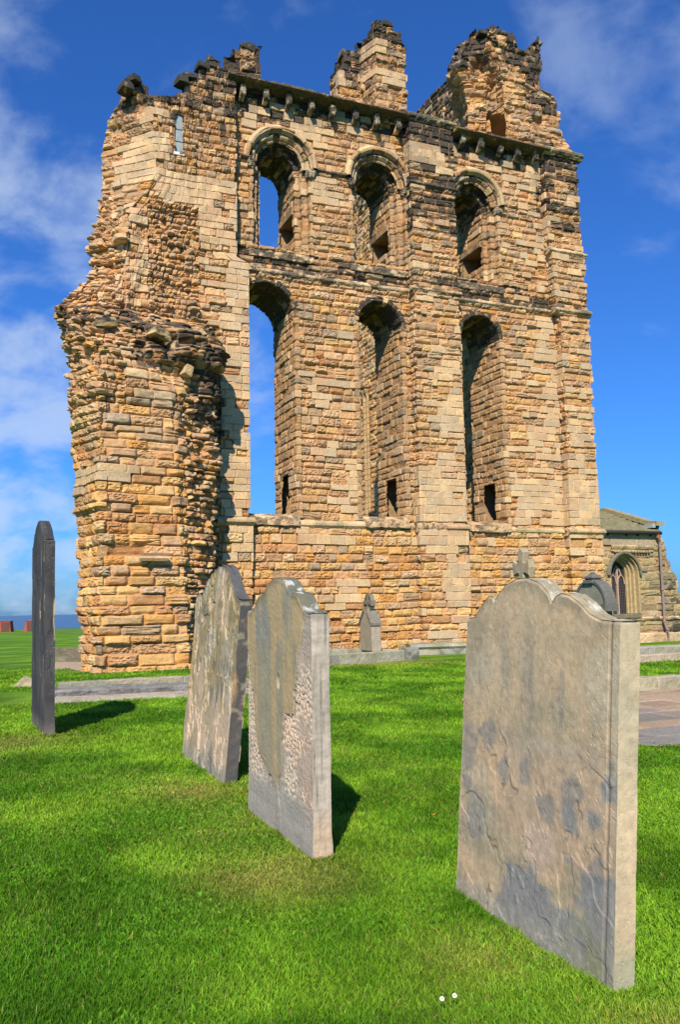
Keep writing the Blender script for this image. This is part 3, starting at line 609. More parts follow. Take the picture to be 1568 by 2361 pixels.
# loose black blocks on the broken heads
for i, (x, y, z, sx, sz, t_) in enumerate([(-11.33, .3, 17.72, .28, .18, .3), (-11.12, .25, 17.98, .27, .15, .5), (-9.62, .1, 18.2, .26, .2, .2), (-9.4, .2, 18.42, .3, .13, .1), (-8.95, .15, 18.86, .28, .15, .1), (-8.72, .2, 19.15, .15, .14, 0), (-7.35, .5, 20.1, .38, .2, 0), (-3.3, 1.4, 21.4, .5, .18, 0), (-2.3, .8, 22.15, .42, .22, .1), (2.2, .95, 23.38, .38, .14, .1), (3.1, .8, 23.3, .35, .16, 0), (4.45, .7, 23.2, .2, .2, .3), (1.25, 1.0, 21.95, .28, .2, .4), (.0, .5, 19.05, .5, .16, .1), (.6, .7, 18.95, .4, .14, .1), (-12.9, -.9, 9.7, .4, .22, .3), (-13.2, -.7, 9.95, .25, .17, .1)]):
    block('loose_block', (x, y, z-.07), (sx*.66, .26, sz*.66), ruin, 950+i, col=(.34, .26, .17) if i < 15 else (.42, .30, .17), black=.95 if i < 15 else .3, rot=t_)
# broken vault ribs over the springer
for i, (x, y, z, sx, sz, ro_) in enumerate([(-10.75, -2.15, 9.1, .45, .13, .5), (-10.3, -1.9, 8.75, .2, .3, .2), (-9.7, -1.75, 9.35, .5, .12, .1), (-9.95, -1.9, 8.2, .2, .2, .3), (-9.4, -1.55, 8.6, .3, .1, .1), (-9.15, -1.2, 9.0, .3, .12, .1), (-10.1, -1.7, 7.6, .2, .2, 0), (-12.2, -2.1, 9.25, .5, .14, .2), (-9.1, -1.1, 7.2, .22, .12, 0), (-9.2, -1.2, 6.3, .22, .1, 0), (-9.15, -1.15, 5.1, .2, .12, 0), (-9.25, -1.2, 3.9, .25, .1, 0)]):
    block('rib_stone', (x, y, z), (sx*.65, .24, sz*.8), ruin, 980+i, col=(.47, .32, .16), black=.6 if z > 8.4 else .2, rot=ro_, tilt=.5)
# a reused moulded block in the pier face
beam('moulded_block', (-11.35, -2.75), (-10.62, -2.75), [(0, 2.83), (.12, 2.83), (.16, 2.9), (.12, 2.96), (.16, 3.03), (0, 3.05)], ruin, 1001, black=0, rough=.1, blk=(2, 3))

# ================================================================== THE CHAPEL
cx0, cy0 = wor(0, 0)
chap = empty('chapel', O, AL, label='low sandstone chapel with stone-slab roof and pointed window, right of the ruin', cat='chapel')
CPAL = np.array([(.33, .25, .125), (.29, .235, .13), (.37, .265, .13), (.25, .19, .11), (.30, .21, .13), (.34, .26, .16), (.20, .165, .10)])
def cblack(x, z): return .16+.25*sst(9.4, 10.2, x)+.3*sst(.9, .3, z)
CW = (7.93, .60, 1.12, 2.62)
secsC = [(-1, 10.85), (1.8, 10.78), (1.9, 10.6), (2.5, 10.6), (2.8, 10.38), (3.12, 10.34), (3.3, 10.15), (3.56, 10.14), (4.0, 10.0), (4.12, 9.86), (5, 9.86)]
def pointed(x, z, cx, r, z0, zs, k=.12):
    return ((np.abs(x-cx) < r) & (z > z0) & (z <= zs)) | ((z > zs) & (np.hypot(np.abs(x-cx)+k, z-zs) < r+k))
sheet('wall', [(z, [(5.0, 1.2), (xr, 1.2), (xr-.02, 2.6)]) for z, xr in secsC], -.2, 4.66, chap, 1101, d=.03, cb=courses(-.25, 5, .24, .36, 12), bw=(.35, .8), blk=cblack, pal=CPAL, offa=.03, rough=.7, mdepth=.03,
      top=lambda X, U: np.where(X < 9.7, 4.24, 4.64), hole=lambda x, y, z: pointed(x, z, CW[0], CW[1]+.1, CW[2], CW[3]) & (y < 1.5))
cwn = empty('window', (CW[0], 1.2, 0)); cwn.parent = chap
def parch(r, k, zs, n=14):   # right half outline of a pointed arch from springing to apex
    R_ = r+k; a1 = math.acos(k/R_); return [(R_*math.cos(a)-k, zs+R_*math.sin(a)) for a in np.linspace(0, a1, n)]
def pointed_sweep(name, prof, z0, zs, parent, mt, k=.12, arch_only=False):
    V, F = [], []; n = len(prof); rows = []
    for (dr, y) in prof:
        r = CW[1]+dr; h = parch(r, k, zs); path = ([] if arch_only else [(r, z0)])+h
        full = path+[(-x, z) for x, z in path[::-1][1:]]; rows.append([(x, y, z) for x, z in full])
    m_ = len(rows[0])
    for rw in rows: V += rw
    for i in range(n-1):
        for j in range(m_-1): F.append((i*m_+j, i*m_+j+1, (i+1)*m_+j+1, (i+1)*m_+j))
    return pymesh(name, V, F, mt, parent)
CST = mat('chapel_dressed_stone', (.36, .26, .13), nscale=9, namp=.35, bump=.012, bscale=22)
CDK = mat('chapel_dark_stone', (.15, .13, .09), nscale=9, namp=.4, bump=.012, bscale=22)
fr = pointed_sweep('window_frame', [(.16, .03), (.14, -.02), (.05, -.03), (.04, .12), (-.03, .14), (-.04, .26), (-.1, .28), (-.11, .38), (-.16, .40), (-.17, .5)], CW[2], CW[3], cwn, CST)
pointed_sweep('hood_mould', [(.12, .02), (.12, -.12), (.19, -.14), (.24, -.06), (.25, .03)], 0, CW[3]-.02, cwn, CDK, arch_only=True)
MB().box(-.66, .66, -.12, .5, CW[2]-.16, CW[2]-.02).build('window_sill', CDK, cwn)
gl = mat('leaded_glass', (.02, .018, .02), rough=.3, namp=.6, nscale=40, bump=.01, bscale=30)
pts = [(CW[1]-.12, CW[2]-.05)]+parch(CW[1]-.12, .12, CW[3]); poly = pts+[(-x, z) for x, z in pts[::-1][1:]]
MB().prism(poly, .47, .49).build('pane', gl, cwn)
tr = MB(); tr.box(-.035, .035, .38, .47, CW[2]-.05, CW[3]+.28)
for s in (-1, 1):
    for q in (0, 1):
        c0 = s*.2; tr.tube([(c0-.17+.0*q if not q else c0+.17, .42, CW[3]-.35), (c0-.13 if not q else c0+.13, .42, CW[3]-.12), (c0, .42, CW[3]+.02)], .028, 6)
    tr.tube([(s*.2, .42, CW[3]+.02), (s*.12, .42, CW[3]+.22), (0, .42, CW[3]+.34)], .028, 6)
tr.build('tracery', mat('tracery_stone', (.36, .24, .18), bump=.01), cwn)
gb = MB()
for z in np.arange(CW[2]+.05, CW[3]-.1, .11): gb.box(-.38, .38, .455, .468, z-.006, z+.006)
for x in np.arange(-.36, .38, .09): gb.box(x-.005, x+.005, .455, .468, CW[2], CW[3]+.1)
gb.build('glazing_bars', mat('window_lead', (.10, .085, .085)), cwn)
# frieze, eaves band, strings, plinth
beam('eaves_band', (5.0, 1.2), (9.72, 1.2), [(0, 3.76), (.05, 3.76), (.05, 4.22), (0, 4.22)], chap, 1120, black=.0, rough=.15, blk=(.8, 1.6), pal=[(.33, .255, .165), (.30, .23, .145)])
fz = beam('frieze', (7.35, 1.2), (9.4, 1.2), [(0, 3.52), (.06, 3.52), (.06, 3.58), (.10, 3.62), (.13, 3.70), (.10, 3.76), (0, 3.76)], chap, 1121, black=.3, green=.4, rough=.5)
dn = MB()
for x in np.arange(7.45, 9.25, .14): dn.box(x, x+.075, 1.08, 1.2, 3.48, 3.55)
dn.build('dentils', CST, chap)
beam('string_course', (5.0, 1.2), (10.9, 1.2), [(0, .86), (.05, .86), (.09, .93), (.05, .98), (0, .98)], chap, 1122, black=.4, rough=.8)
beam('plinth', (5.9, 1.2), (11.2, 1.2), [(0, -.2), (.16, -.2), (.16, .30), (.08, .36), (0, .36)], chap, 1123, black=.12, rough=.6)
# stone slab roof with lapped courses
V, F = [], []; nr = 9
for i in range(nr):
    y0 = 1.02+(4.1-1.02)*i/nr; y1 = 1.02+(4.1-1.02)*(i+1)/nr+.06; za = 4.30+(5.42-4.30)*i/nr; zb = 4.30+(5.42-4.30)*(i+1)/nr
    V0 = len(V); V += [(4.5, y0, za+.0), (9.72, y0, za+.0), (9.72, y0, za+.075), (4.5, y0, za+.075), (4.5, y1, zb+.03), (9.72, y1, zb+.03), (4.5, y1, zb-.02), (9.72, y1, zb-.02)]
    F += [(V0, V0+1, V0+2, V0+3), (V0+3, V0+2, V0+5, V0+4), (V0+1, V0+7, V0+5, V0+2), (V0, V0+3, V0+4, V0+6), (V0, V0+6, V0+7, V0+1)]
rf = pymesh('roof', V, F, mat('stone_slabs', (.20, .18, .10), nscale=5, namp=.45, bump=.02, bscale=9), chap)
pymesh('roof_back', [(4.5, 4.1, 5.42), (9.72, 4.1, 5.42), (9.72, 7.2, 4.3), (4.5, 7.2, 4.3)], [(0, 1, 2, 3)], MATS['stone_slabs'], chap)
cp = MB(); prof = [(1.0, 4.62), (1.45, 4.66), (4.1, 5.50), (7.1, 4.6)]
for (ya, za), (yb, zb) in zip(prof[:-1], prof[1:]):
    b0 = len(cp.v); cp.v += [(x, y, z) for (y, z) in ((ya, za-.08), (yb, zb-.08), (yb, zb+.10), (ya, za+.10)) for x in (9.50, 9.92)]
    cp.f += [(b0, b0+1, b0+3, b0+2), (b0+2, b0+3, b0+5, b0+4), (b0+4, b0+5, b0+7, b0+6), (b0+6, b0+7, b0+1, b0), (b0, b0+2, b0+4, b0+6), (b0+1, b0+7, b0+5, b0+3)]
cp.build('coping', mat('mossy_coping', (.27, .24, .14), nscale=7, namp=.4, bump=.015), chap)
gv = []; 
pymesh('gable', [(9.6, 1.25, 4.0), (9.6, 7.1, 4.0), (9.6, 7.1, 4.5), (9.6, 4.1, 5.4), (9.6, 1.25, 4.55), (9.84, 1.25, 0), (9.84, 7.1, 0), (9.84, 7.1, 4.5), (9.84, 4.1, 5.4), (9.84, 1.25, 4.55)], [(0, 1, 2, 3, 4), (5, 9, 8, 7, 6)], CST, chap)
ldb = MB().box(9.35, 9.5, 1.05, 1.5, 4.46, 4.62).build('flashing', mat('sheet_lead', (.30, .32, .34), rough=.5), chap)
g = MB().tube([(4.5, .98, 4.27), (9.7, .98, 4.24)], .07, 8)
g.build('gutter', mat('cast_iron', (.045, .04, .04), rough=.6, namp=.2), chap, smooth=True)
for x in (6.3, 7.15, 8.05, 8.6, 9.25): MB().box(x, x+.03, .98, 1.2, 4.12, 4.2).build('gutter_bracket', MATS['cast_iron'], chap)
pipe = MB().tube([(9.52, .98, 4.2), (9.52, 1.0, 4.08), (9.64, 1.02, 3.95), (9.66, 1.04, 3.8), (9.66, 1.04, .75), (9.70, 1.0, .55), (9.74, .96, .45), (9.74, .96, -.05)], .048, 10)
for z in (3.72, 2.05, .8, .5): pipe.tube([(9.66 if z > .6 else 9.73, 1.04 if z > .6 else .97, z-.04), (9.66 if z > .6 else 9.73, 1.04 if z > .6 else .97, z+.04)], .066, 10)
pipe.build('drainpipe', mat('painted_pipe', (.24, .165, .15), rough=.55, namp=.2, nscale=10), chap, smooth=False)
MB().tube([(9.52, .965, 4.2), (9.52, .985, 4.09), (9.63, 1.0, 3.96)], .055, 10).build('pipe_offset', mat('rust', (.34, .13, .06), namp=.4, nscale=25), chap)
# far stretch of wall seen beyond the chapel buttress
farw = empty('distant_wall', O, AL, label='far pale stone wall just visible past the chapel buttress at the right edge', cat='wall')
sheet('masonry', [(0, [(11.0, 6.0), (15, 6.0)])], -.2, 2.9, farw, 1150, d=.06, pal=CPAL, bw=(.4, .8))

# ================================================================== GROUND, SEA
def terrain(x, y):
    return (.008+.03*sst(7, 14, y))*(fbm(x*.35+50, y*.35+50, 71, 3)-.5)*2*sst(60, 40, y)
def polar():
    ys = np.concatenate([np.linspace(-6, 14, 120), np.geomspace(14.2, 97, 90)]); xs = np.concatenate([-np.geomspace(90, 10, 40), np.linspace(-9.8, 9.8, 110), np.geomspace(10, 120, 40)])
    return np.meshgrid(xs, ys)
GX, GY = polar(); GZ = terrain(GX, GY)
GZ = np.where(GY > 96, GZ-6*(GY-96), GZ)
GZ[-1] = -28
SUNNY = None
def lawn_col(x, y):
    a = fbm(x*.9, y*.7, 81, 4); b = fbm(x*.33+7, y*.25, 83, 3); c = fbm(x*3.1, y*2.2, 85, 3)
    k = sst(.3, .7, fbm(x*1.6, y*1.3, 87, 4)); k2 = .62+.62*fbm(x*2.6+3, y*2.0, 89, 4); g = np.stack([(.062+.130*k+.045*a)*k2, (.200+.185*k+.05*a)*k2, (.010+.014*k)*k2], -1)
    dry = .18*sst(.54, .80, b*.5+c*.5)
    # worn, straw-coloured strips beside the stones
    def near(px, py, s): return np.exp(-((x-px)**2+(y-py)**2)/s**2)
    wear = .6*near(-.45, 5.25, .42)+.7*near(-1.3, 7.5, .5)+.5*near(.62, 3.95, .26)+.75*near(1.15, 3.15, .26)+.35*near(-.75, 6.2, .4)+.55*near(-3.9, 10.5, .7)+.35*near(-.3, 4.9, .35)+.9*near(1.0, 24.4, 1.5)
    dry = np.clip(dry*.5+wear*(.5+.8*c), 0, 1)
    g = lerp3(g, (.34, .30, .07), dry)
    return g, dry
gc, _ = lawn_col(GX, GY)
gc = gc*.72
far = sst(60, 80, GY); gc = lerp3(gc, (.10, .16, .03), far*.5)
P = np.stack([GX, GY, GZ], -1)
gm = mat('lawn_soil', attr=True, nscale=9, namp=.35, bump=.05, bscale=22, spec=.1)
tag(grid_obj('ground', P, gc, gm, smooth=True), kind='structure')
sea = mat('sea_water', (.022, .075, .16), rough=.35, namp=.25, nscale=.02, bump=.8, bscale=.12, spec=.5)
tag(pymesh('sea', [(-60000, 80, -27), (60000, 80, -27), (60000, 90000, -27), (-60000, 90000, -27)], [(0, 1, 2, 3)], sea), kind='structure')

# gravel path by the pier foot
gx, gy = np.meshgrid(np.linspace(-10.3, -6.6, 60), np.linspace(22.6, 27.8, 70))
ed = (fbm(gx*2, gy*2, 91, 3)-.5)*.6
pm = ((gx+9.0+ed+(26.5-gy)*-.25) > 0)
P = np.stack([gx, gy, terrain(gx, gy)+.015], -1); cc = np.ones(gx.shape+(3,))*np.array((.40, .30, .21))*(.8+.4*fbm(gx*9, gy*9, 92, 3))[..., None]
tag(grid_obj('gravel_path', P, cc, mat('gravel', attr=True, nscale=60, namp=.4, bump=.02, bscale=90), mask=(pm[:-1, :-1] & pm[1:, 1:])), kind='structure')
# paving on the right
gx, gy = np.meshgrid(np.linspace(3.0, 9.0, 240), np.linspace(9.3, 15.4, 240))
U_, V_ = gx*.93+gy*.37, -gx*.37+gy*.93
h, c, A, e, bi, q = masonry(U_, V_, gx, gy, 95, cb=courses(-10, 25, .35, .75, 96), bw=(.5, 1.3), rough=.15, offa=.01, mdepth=.02, gap=.003, pal=np.array([(.30, .22, .16), (.24, .20, .17), (.34, .25, .17), (.20, .18, .16)]))
edge = (gy > 9.3+.0+(gx-3.2)*-.35+.25*(fbm(gx*1.5, gy*1.5, 97, 3)))
P = np.stack([gx, gy, terrain(gx, gy)+.02+h*.5], -1)
tag(grid_obj('paving', P, c*.95, GREY, mask=(edge[:-1, :-1])), kind='structure')

# ================================================================== GRAVESTONES
def tomb(name, near, far, t, lean, topf, colf, dispf, seed, d=.009, label='', cat='gravestone', bev=.012, group=None, z0=-.06):
    near = np.array(near); far = np.array(far); w_ = np.linalg.norm(far-near); dv = (far-near)/w_; pv = np.array([-dv[1], dv[0]]); pv = pv if pv[0] > 0 else -pv
    # plan loop: front face (s=0) near->far, far edge, back face (s=t) far->near, near edge
    n1 = int(w_/d); n2 = max(6, int(t/d))
    uu = np.concatenate([np.linspace(0, w_, n1), np.full(n2, w_), np.linspace(w_, 0, n1), np.zeros(n2)])
    ss = np.concatenate([np.zeros(n1), np.linspace(0, t, n2+2)[1:-1], np.full(n1, t), np.linspace(t, 0, n2+2)[1:-1]])
    Lp = np.concatenate([[0], np.cumsum(np.hypot(np.diff(uu), np.diff(ss)))])
    nu_ = np.concatenate([np.zeros(n1), np.ones(n2), np.zeros(n1), -np.ones(n2)]); ns_ = np.concatenate([-np.ones(n1), np.zeros(n2), np.ones(n1), np.zeros(n2)])
    for _ in range(3):
        nu_ = (np.roll(nu_, 1)+2*nu_+np.roll(nu_, -1))/4; ns_ = (np.roll(ns_, 1)+2*ns_+np.roll(ns_, -1))/4
    # pull the corners in for a small bevel
    cb_ = np.minimum(np.abs(uu-0), np.abs(uu-w_)); ce = np.minimum(ss, t-ss)
    tp = topf(uu/w_)
    nz = int(tp.max()/d); v = np.linspace(0, 1, nz)
    capn = max(6, int(t/d/2)+2)
    Vv = np.concatenate([v, np.ones(capn)]); cs = np.concatenate([np.zeros(nz), np.linspace(0, 1, capn+1)[1:]])
    Z = z0+Vv[:, None]*(tp-z0)[None, :]; UU = np.broadcast_to(uu, Z.shape).copy(); SS = ss[None, :]*(1-cs[:, None])+t/2*cs[:, None]
    LL = np.broadcast_to(Lp, Z.shape)
    dz = (tp[None, :]-Z)
    face = (np.abs(ns_) > .6)
    side = np.where(uu < w_*.5, 0, 0)
    cap = (cs > 0)[:, None] & np.ones(Z.shape, bool)
    NU = np.broadcast_to(nu_, Z.shape).copy(); NS = np.broadcast_to(ns_, Z.shape).copy(); NZ = np.zeros(Z.shape)
    # cap normals point up along the outline
    slope = np.gradient(tp)/(np.gradient(uu)+1e-9); slope = np.where(face, np.clip(slope, -3, 3), 0)
    NZ = np.where(cap, 1/np.sqrt(1+slope**2), NZ); NU = np.where(cap, -slope/np.sqrt(1+slope**2), NU); NS = np.where(cap, 0, NS)
    Zn = Z+(cs*t/2)[:, None]
    h = dispf(UU/w_, LL/w_, Zn, LL, SS, face[None, :] & ~cap, cap)
    # rounded top arris
    h = h-bev*sst(bev*1.6, 0, dz)*(~cap)-bev*.6*(cap*(cs[:, None] < .12))
    UU2 = UU+NU*h; SS2 = SS+NS*h; ZZ = Z+NZ*h
    SS2 = SS2+(ZZ)*math.tan(lean)
    X = dv[0]*UU2+pv[0]*SS2; Y = dv[1]*UU2+pv[1]*SS2
    c = colf(UU/w_, LL/w_, Zn, LL, SS, face[None, :] & ~cap, cap)
    o = grid_obj(name, np.stack([X, Y, ZZ], -1), c, TOMB, None, None, wrap=True)
    o.location = (near[0], near[1], 0)
    return tag(o, label=label, cat=cat, group=group)
def spalls(u, z, s, thr, dep, sc=3.0):     # flaked-off sheets with sharp edges; returns (depth, mask)
    n = fbm(u*sc+s, z*sc+s*1.3, int(s*7)+3, 5); m_ = sst(thr, thr+.012, n); return -dep*m_, m_
def specks(x, y, s, thr=.12, sc=30):
    return sst(thr, thr*.5, cells(x*sc, y*sc, s))*(vn(x*3, y*3, s+1) > .45)

# ---- right foreground stone: triple-lobed top
def top4(u):
    k = [0, .02, .10, .16, .22, .28, .33, .365, .385, .41, .47, .55, .63, .71, .76, .785, .80, .83, .88, .94, .98, 1]
    z = [1.43, 1.43, 1.435, 1.46, 1.51, 1.545, 1.555, 1.54, 1.515, 1.56, 1.61, 1.635, 1.635, 1.605, 1.56, 1.53, 1.55, 1.555, 1.52, 1.45, 1.437, 1.437]
    return np.interp(u, k, z)
def col4(u, l, z, L, s, face, cap):
    n = fbm(l*4, z*3, 41, 5); n2 = fbm(l*11, z*9, 42, 4); st = fbm(l*16, z*1.6, 43, 4)
    c = np.ones(u.shape+(3,))*np.array((.46, .34, .205)); c = lerp3(c, (.34, .27, .175), sst(.42, .68, n)); c = lerp3(c, (.46, .31, .18), sst(.52, .72, n2)*.55)
    c = lerp3(c, (.21, .20, .17), sst(.58, .75, st)*sst(.5, .9, z)*sst(1.55, 1.2, z)*.45); c = lerp3(c, (.46, .39, .27), sst(.55, .72, fbm(l*2.3+5, z*2.6, 56, 4))*.5)
    # lower half: grey-blue patches and fresh pink-buff spalls
    lowm = sst(.95, .75, z+.12*(n-.5))
    g = sst(.485, .535, fbm(l*3.6+3, z*3+3, 44, 5)); c = lerp3(c, (.20, .20, .195), g*lowm*.85)
    c = lerp3(c, (.48, .33, .20), sst(.54, .60, fbm(l*3.2+9, z*3.4+1, 45, 4))*lowm*.85)
    for cu, cz, ru, rz in ((.95, .72, .10, .20), (.80, .86, .07, .10), (.88, .45, .10, .16), (.24, .70, .07, .13), (.36, .60, .12, .09), (.52, .72, .05, .09), (.66, .70, .05, .08), (.10, .42, .06, .10)):
        c = lerp3(c, (.185, .185, .18), sst(.40, .75, np.exp(-((u-cu)/ru)**2-((z-cz)/rz)**2)+1.1*(fbm(l*16, z*14, 77, 5)-.5))*.6)
    p = sst(.012, .0, (u-.42)**2*1.2+(z-.42)**2*.9-.004+.02*(n2-.5)); c = lerp3(c, (.52, .37, .26), p*.85)
    c = lerp3(c, (.30, .27, .21), sst(.16, .04, z+.08*(n-.5))*.7)
    c = lerp3(c, (.20, .20, .08), sst(.35, .1, z)*sst(.35, .05, u)*sst(.4, .6, n2)*.6)
    for s_, th_, sc_ in ((1.7, .545, 1.9), (4.1, .585, 3.4)):
        n_ = fbm(l*1.33*sc_+s_, z*sc_+s_*1.3, int(s_*7)+3, 5); c = lerp3(c, (.11, .085, .06), np.exp(-((n_-th_)/.0035)**2)*lowm*face*sst(.45, .62, fbm(l*5, z*5, 49, 2))*.6)
    top = sst(.09, .0, top4(u)-z)*sst(.35, .6, n2); c = lerp3(c, (.17, .15, .10), top*.7)
    c = lerp3(c, (.24, .21, .14), cap*.6); c = lerp3(c, (.46, .45, .38), cap*sst(.55, .7, n2)*.8)
    c = lerp3(c, (.50, .48, .36), specks(l*1.33, z, 46, .10, 26)*.7)
    c = lerp3(c, (.05, .05, .05), specks(l*1.33, z, 47, .07, 34)*.5)
    edge = sst(.03, .0, np.abs(u-.005))*(~cap); c = lerp3(c, (.40, .35, .24), edge*.4)
    c = lerp3(c, (.12, .09, .06), sst(.009, .002, np.abs(u-.045))*face*.5)
    return c*(.86+.28*n2)[..., None]*(.8+.4*fbm(l*40, z*40, 48, 3))[..., None]
def disp4(u, l, z, L, s, face, cap):
    U = l*1.33; lowm = sst(1.0, .8, z)
    a, m1 = spalls(U, z, 1.7, .54, .0032, 1.9); b, m2 = spalls(U, z, 4.1, .58, .0016, 3.4)
    h = (a+b)*lowm*face+.005*(fbm(U*3, z*3, 51, 3)-.5)+.0018*(fbm(U*34, z*34, 52, 3)-.5)+.004*(fbm(U*14, z*12, 57, 3)-.5)*lowm
    h = h-.0018*specks(U, z, 53, .10, 30)-.004*sst(.010, .003, np.abs(u-.045))*face
    return h+.0012*(fbm(U*60, z*60, 54, 2)-.5)
tomb('gravestone', (1.014, 3.516), (.57, 4.768), .098, R(5.1), top4, col4, disp4, 1, d=.0075, label='large tan gravestone with a three-lobed top in the right foreground, flaked grey below', cat='gravestone', bev=.010)

# ---- middle stone: pitted, pinkish edge
def top3(u):
    k = [0, .03, .09, .14, .18, .24, .27, .31, .36, .44, .5, .56, .64, .69, .73, .76, .82, .86, .91, .97, 1]
    z = [1.485, 1.485, 1.50, 1.55, 1.60, 1.62, 1.615, 1.64, 1.69, 1.722, 1.727, 1.722, 1.69, 1.64, 1.615, 1.62, 1.60, 1.55, 1.51, 1.50, 1.50]
    return np.interp(u, k, z)
def pit_mask(u, z):
    wv = .09*(fbm(u*4, z*5, 61, 4)-.5)*2; dr = .22*(fbm(u*9, z*.8, 60, 3)-.5)*2
    br = np.interp(z+dr*.5, [0, .3, .5, .78, .84, .95, 1.2, 1.35, 1.5], [.52, .50, .44, .38, .24, .22, .16, .10, -.05])+wv
    bl = np.interp(z+dr*.5, [0, .3, .42, .6, 1.1, 1.22, 1.3], [.56, .60, .74, .86, .93, .96, 1.2])+wv
    return np.clip(np.maximum(sst(br+.015, br-.015, u), sst(bl-.015, bl+.015, u)), 0, 1)
def col3(u, l, z, L, s, face, cap):
    n = fbm(l*4, z*3, 62, 5); st = fbm(l*13, z*1.1, 63, 4); n2 = fbm(l*14, z*12, 64, 4)
    c = np.ones(u.shape+(3,))*np.array((.30, .25, .16)); c = lerp3(c, (.43, .30, .15), sst(.46, .62, st)*.8*sst(.1, .5, z)); c = lerp3(c, (.22, .215, .19), sst(.54, .42, st)*sst(1.0, 1.5, z)*.75)
    c = lerp3(c, (.24, .20, .09), sst(.45, .6, n)*sst(1.1, 1.6, z)*.6)
    pm_ = pit_mask(u, z); pms = pit_mask(u+.03*(n2-.5), z+.06*(n2-.5)); c = lerp3(c, (.37, .30, .24), pms*face*.8); c = lerp3(c, (.45, .32, .23), pms*face*sst(.42, .65, n)*.7); c = lerp3(c, (.13, .10, .07), pm_*(1-pm_)*4*face*.5)
    c = lerp3(c, (.36, .315, .27), (~face)*(~cap)*.85); c = lerp3(c, (.24, .21, .17), (~face)*(~cap)*sst(.5, .7, fbm(L*12, z*2.2, 74, 4))*.6)
    c = lerp3(c, (.44, .31, .20), (~face)*(~cap)*sst(.35, .15, z)*.7)
    c = lerp3(c, (.30, .28, .24), sst(.38, .22, z+.2*(n-.5))*.7*face)
    c = lerp3(c, (.10, .105, .075), cap*.92); c = lerp3(c, (.45, .44, .41), cap*sst(.56, .66, n2)*.75)
    c = lerp3(c, (.09, .09, .07), sst(.07, .0, top3(u)-z+.03*(n2-.5))*(~cap)*.75)
    return c*(.86+.28*n2)[..., None]
def disp3(u, l, z, L, s, face, cap):
    U = l*1.42; pm_ = pit_mask(u, z)*sst(.05, .3, z)
    cl = cells(L*34, z*30+.0, 65); cl2 = cells(L*45, z*45, 66)
    zone = sst(.25, .38, z)*sst(1.25, 1.0, z)*sst(.36, .60, fbm(U*5, z*4, 69, 3)); pits = -.014*sst(.48, .12, cl)*pm_*face*zone-.0015*sst(.5, .2, cl2)*pm_*face
    h = -.006*sst(.0, .5, pm_)*face+pits+.010*(fbm(U*3, z*3, 67, 4)-.5)+.004*(fbm(L*40, z*40, 68, 3)-.5)
    sd = (~face)*(~cap); h = h+sd*(.010*(vn(L*60, z*5, 70)-.5)+.012*(fbm(L*9, z*14, 73, 3)-.5)); h = h-.02*sst(.03, .01, np.hypot((u-.47)*1.0, (z-1.02)*.5))*face
    return h
tomb('gravestone', (-.2, 5.368), (-.729, 6.682), .128, R(0.2), top3, col3, disp3, 2, d=.0085, label='pitted pinkish gravestone with a rounded crown and pale grey edge, centre of the photo', bev=.014)

# ---- leaning dark-edged stone behind it
def top2(u):
    k = [0, .05, .10, .16, .22, .28, .36, .46, .56, .66, .74, .80, .86, .92, 1]
    z = [1.60, 1.61, 1.64, 1.70, 1.78, 1.85, 1.92, 1.955, 1.955, 1.925, 1.86, 1.76, 1.70, 1.70, 1.69]
    return np.interp(u, k, z)
def col2(u, l, z, L, s, face, cap):
    n = fbm(l*5, z*3.2, 111, 5); st = fbm(l*12, z*4.5, 112, 5); n2 = fbm(l*16, z*14, 113, 4)
    c = np.ones(u.shape+(3,))*np.array((.25, .19, .095)); c = lerp3(c, (.42, .31, .20), sst(.47, .53, st)*sst(.3, .55, n)*.9); c = lerp3(c, (.31, .27, .20), sst(.60, .66, fbm(l*8, z*4, 114, 5))*.7)
    c = lerp3(c, (.45, .33, .23), sst(.95, .5, z+.3*(n-.5))*.55); c = lerp3(c, (.24, .23, .19), sst(.28, .12, z+.1*n)*.7)
    c = lerp3(c, (.10, .10, .09), sst(.64, .72, fbm(l*9+4, z*4+2, 115, 4))*.6)
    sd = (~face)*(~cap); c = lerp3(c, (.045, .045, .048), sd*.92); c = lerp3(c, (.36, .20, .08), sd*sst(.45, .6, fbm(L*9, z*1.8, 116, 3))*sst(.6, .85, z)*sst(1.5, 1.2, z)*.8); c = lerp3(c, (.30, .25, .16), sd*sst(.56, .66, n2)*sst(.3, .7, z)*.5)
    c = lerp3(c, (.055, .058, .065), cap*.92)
    c = lerp3(c, (.05, .05, .05), sst(.07, .0, top2(u)-z+.05*(n2-.5))*face*.85)
    return c*(.85+.3*n2)[..., None]
def disp2(u, l, z, L, s, face, cap):
    U = l*1.75; a, m1 = spalls(U, z*.6, 2.2, .52, .012, 3.2); b, m2 = spalls(U*1.3, z*.7, 6.1, .55, .010, 6)
    return (a+b)*face+.012*(fbm(U*3, z*3, 121, 4)-.5)+.008*(fbm(L*22, z*22, 122, 3)-.5)
tomb('gravestone', (-1.047, 7.663), (-1.71, 9.278), .125, R(5.6), top2, col2, disp2, 3, d=.011, label='brown flaking gravestone with a black edge, leaning close behind the pitted stone', bev=.014)

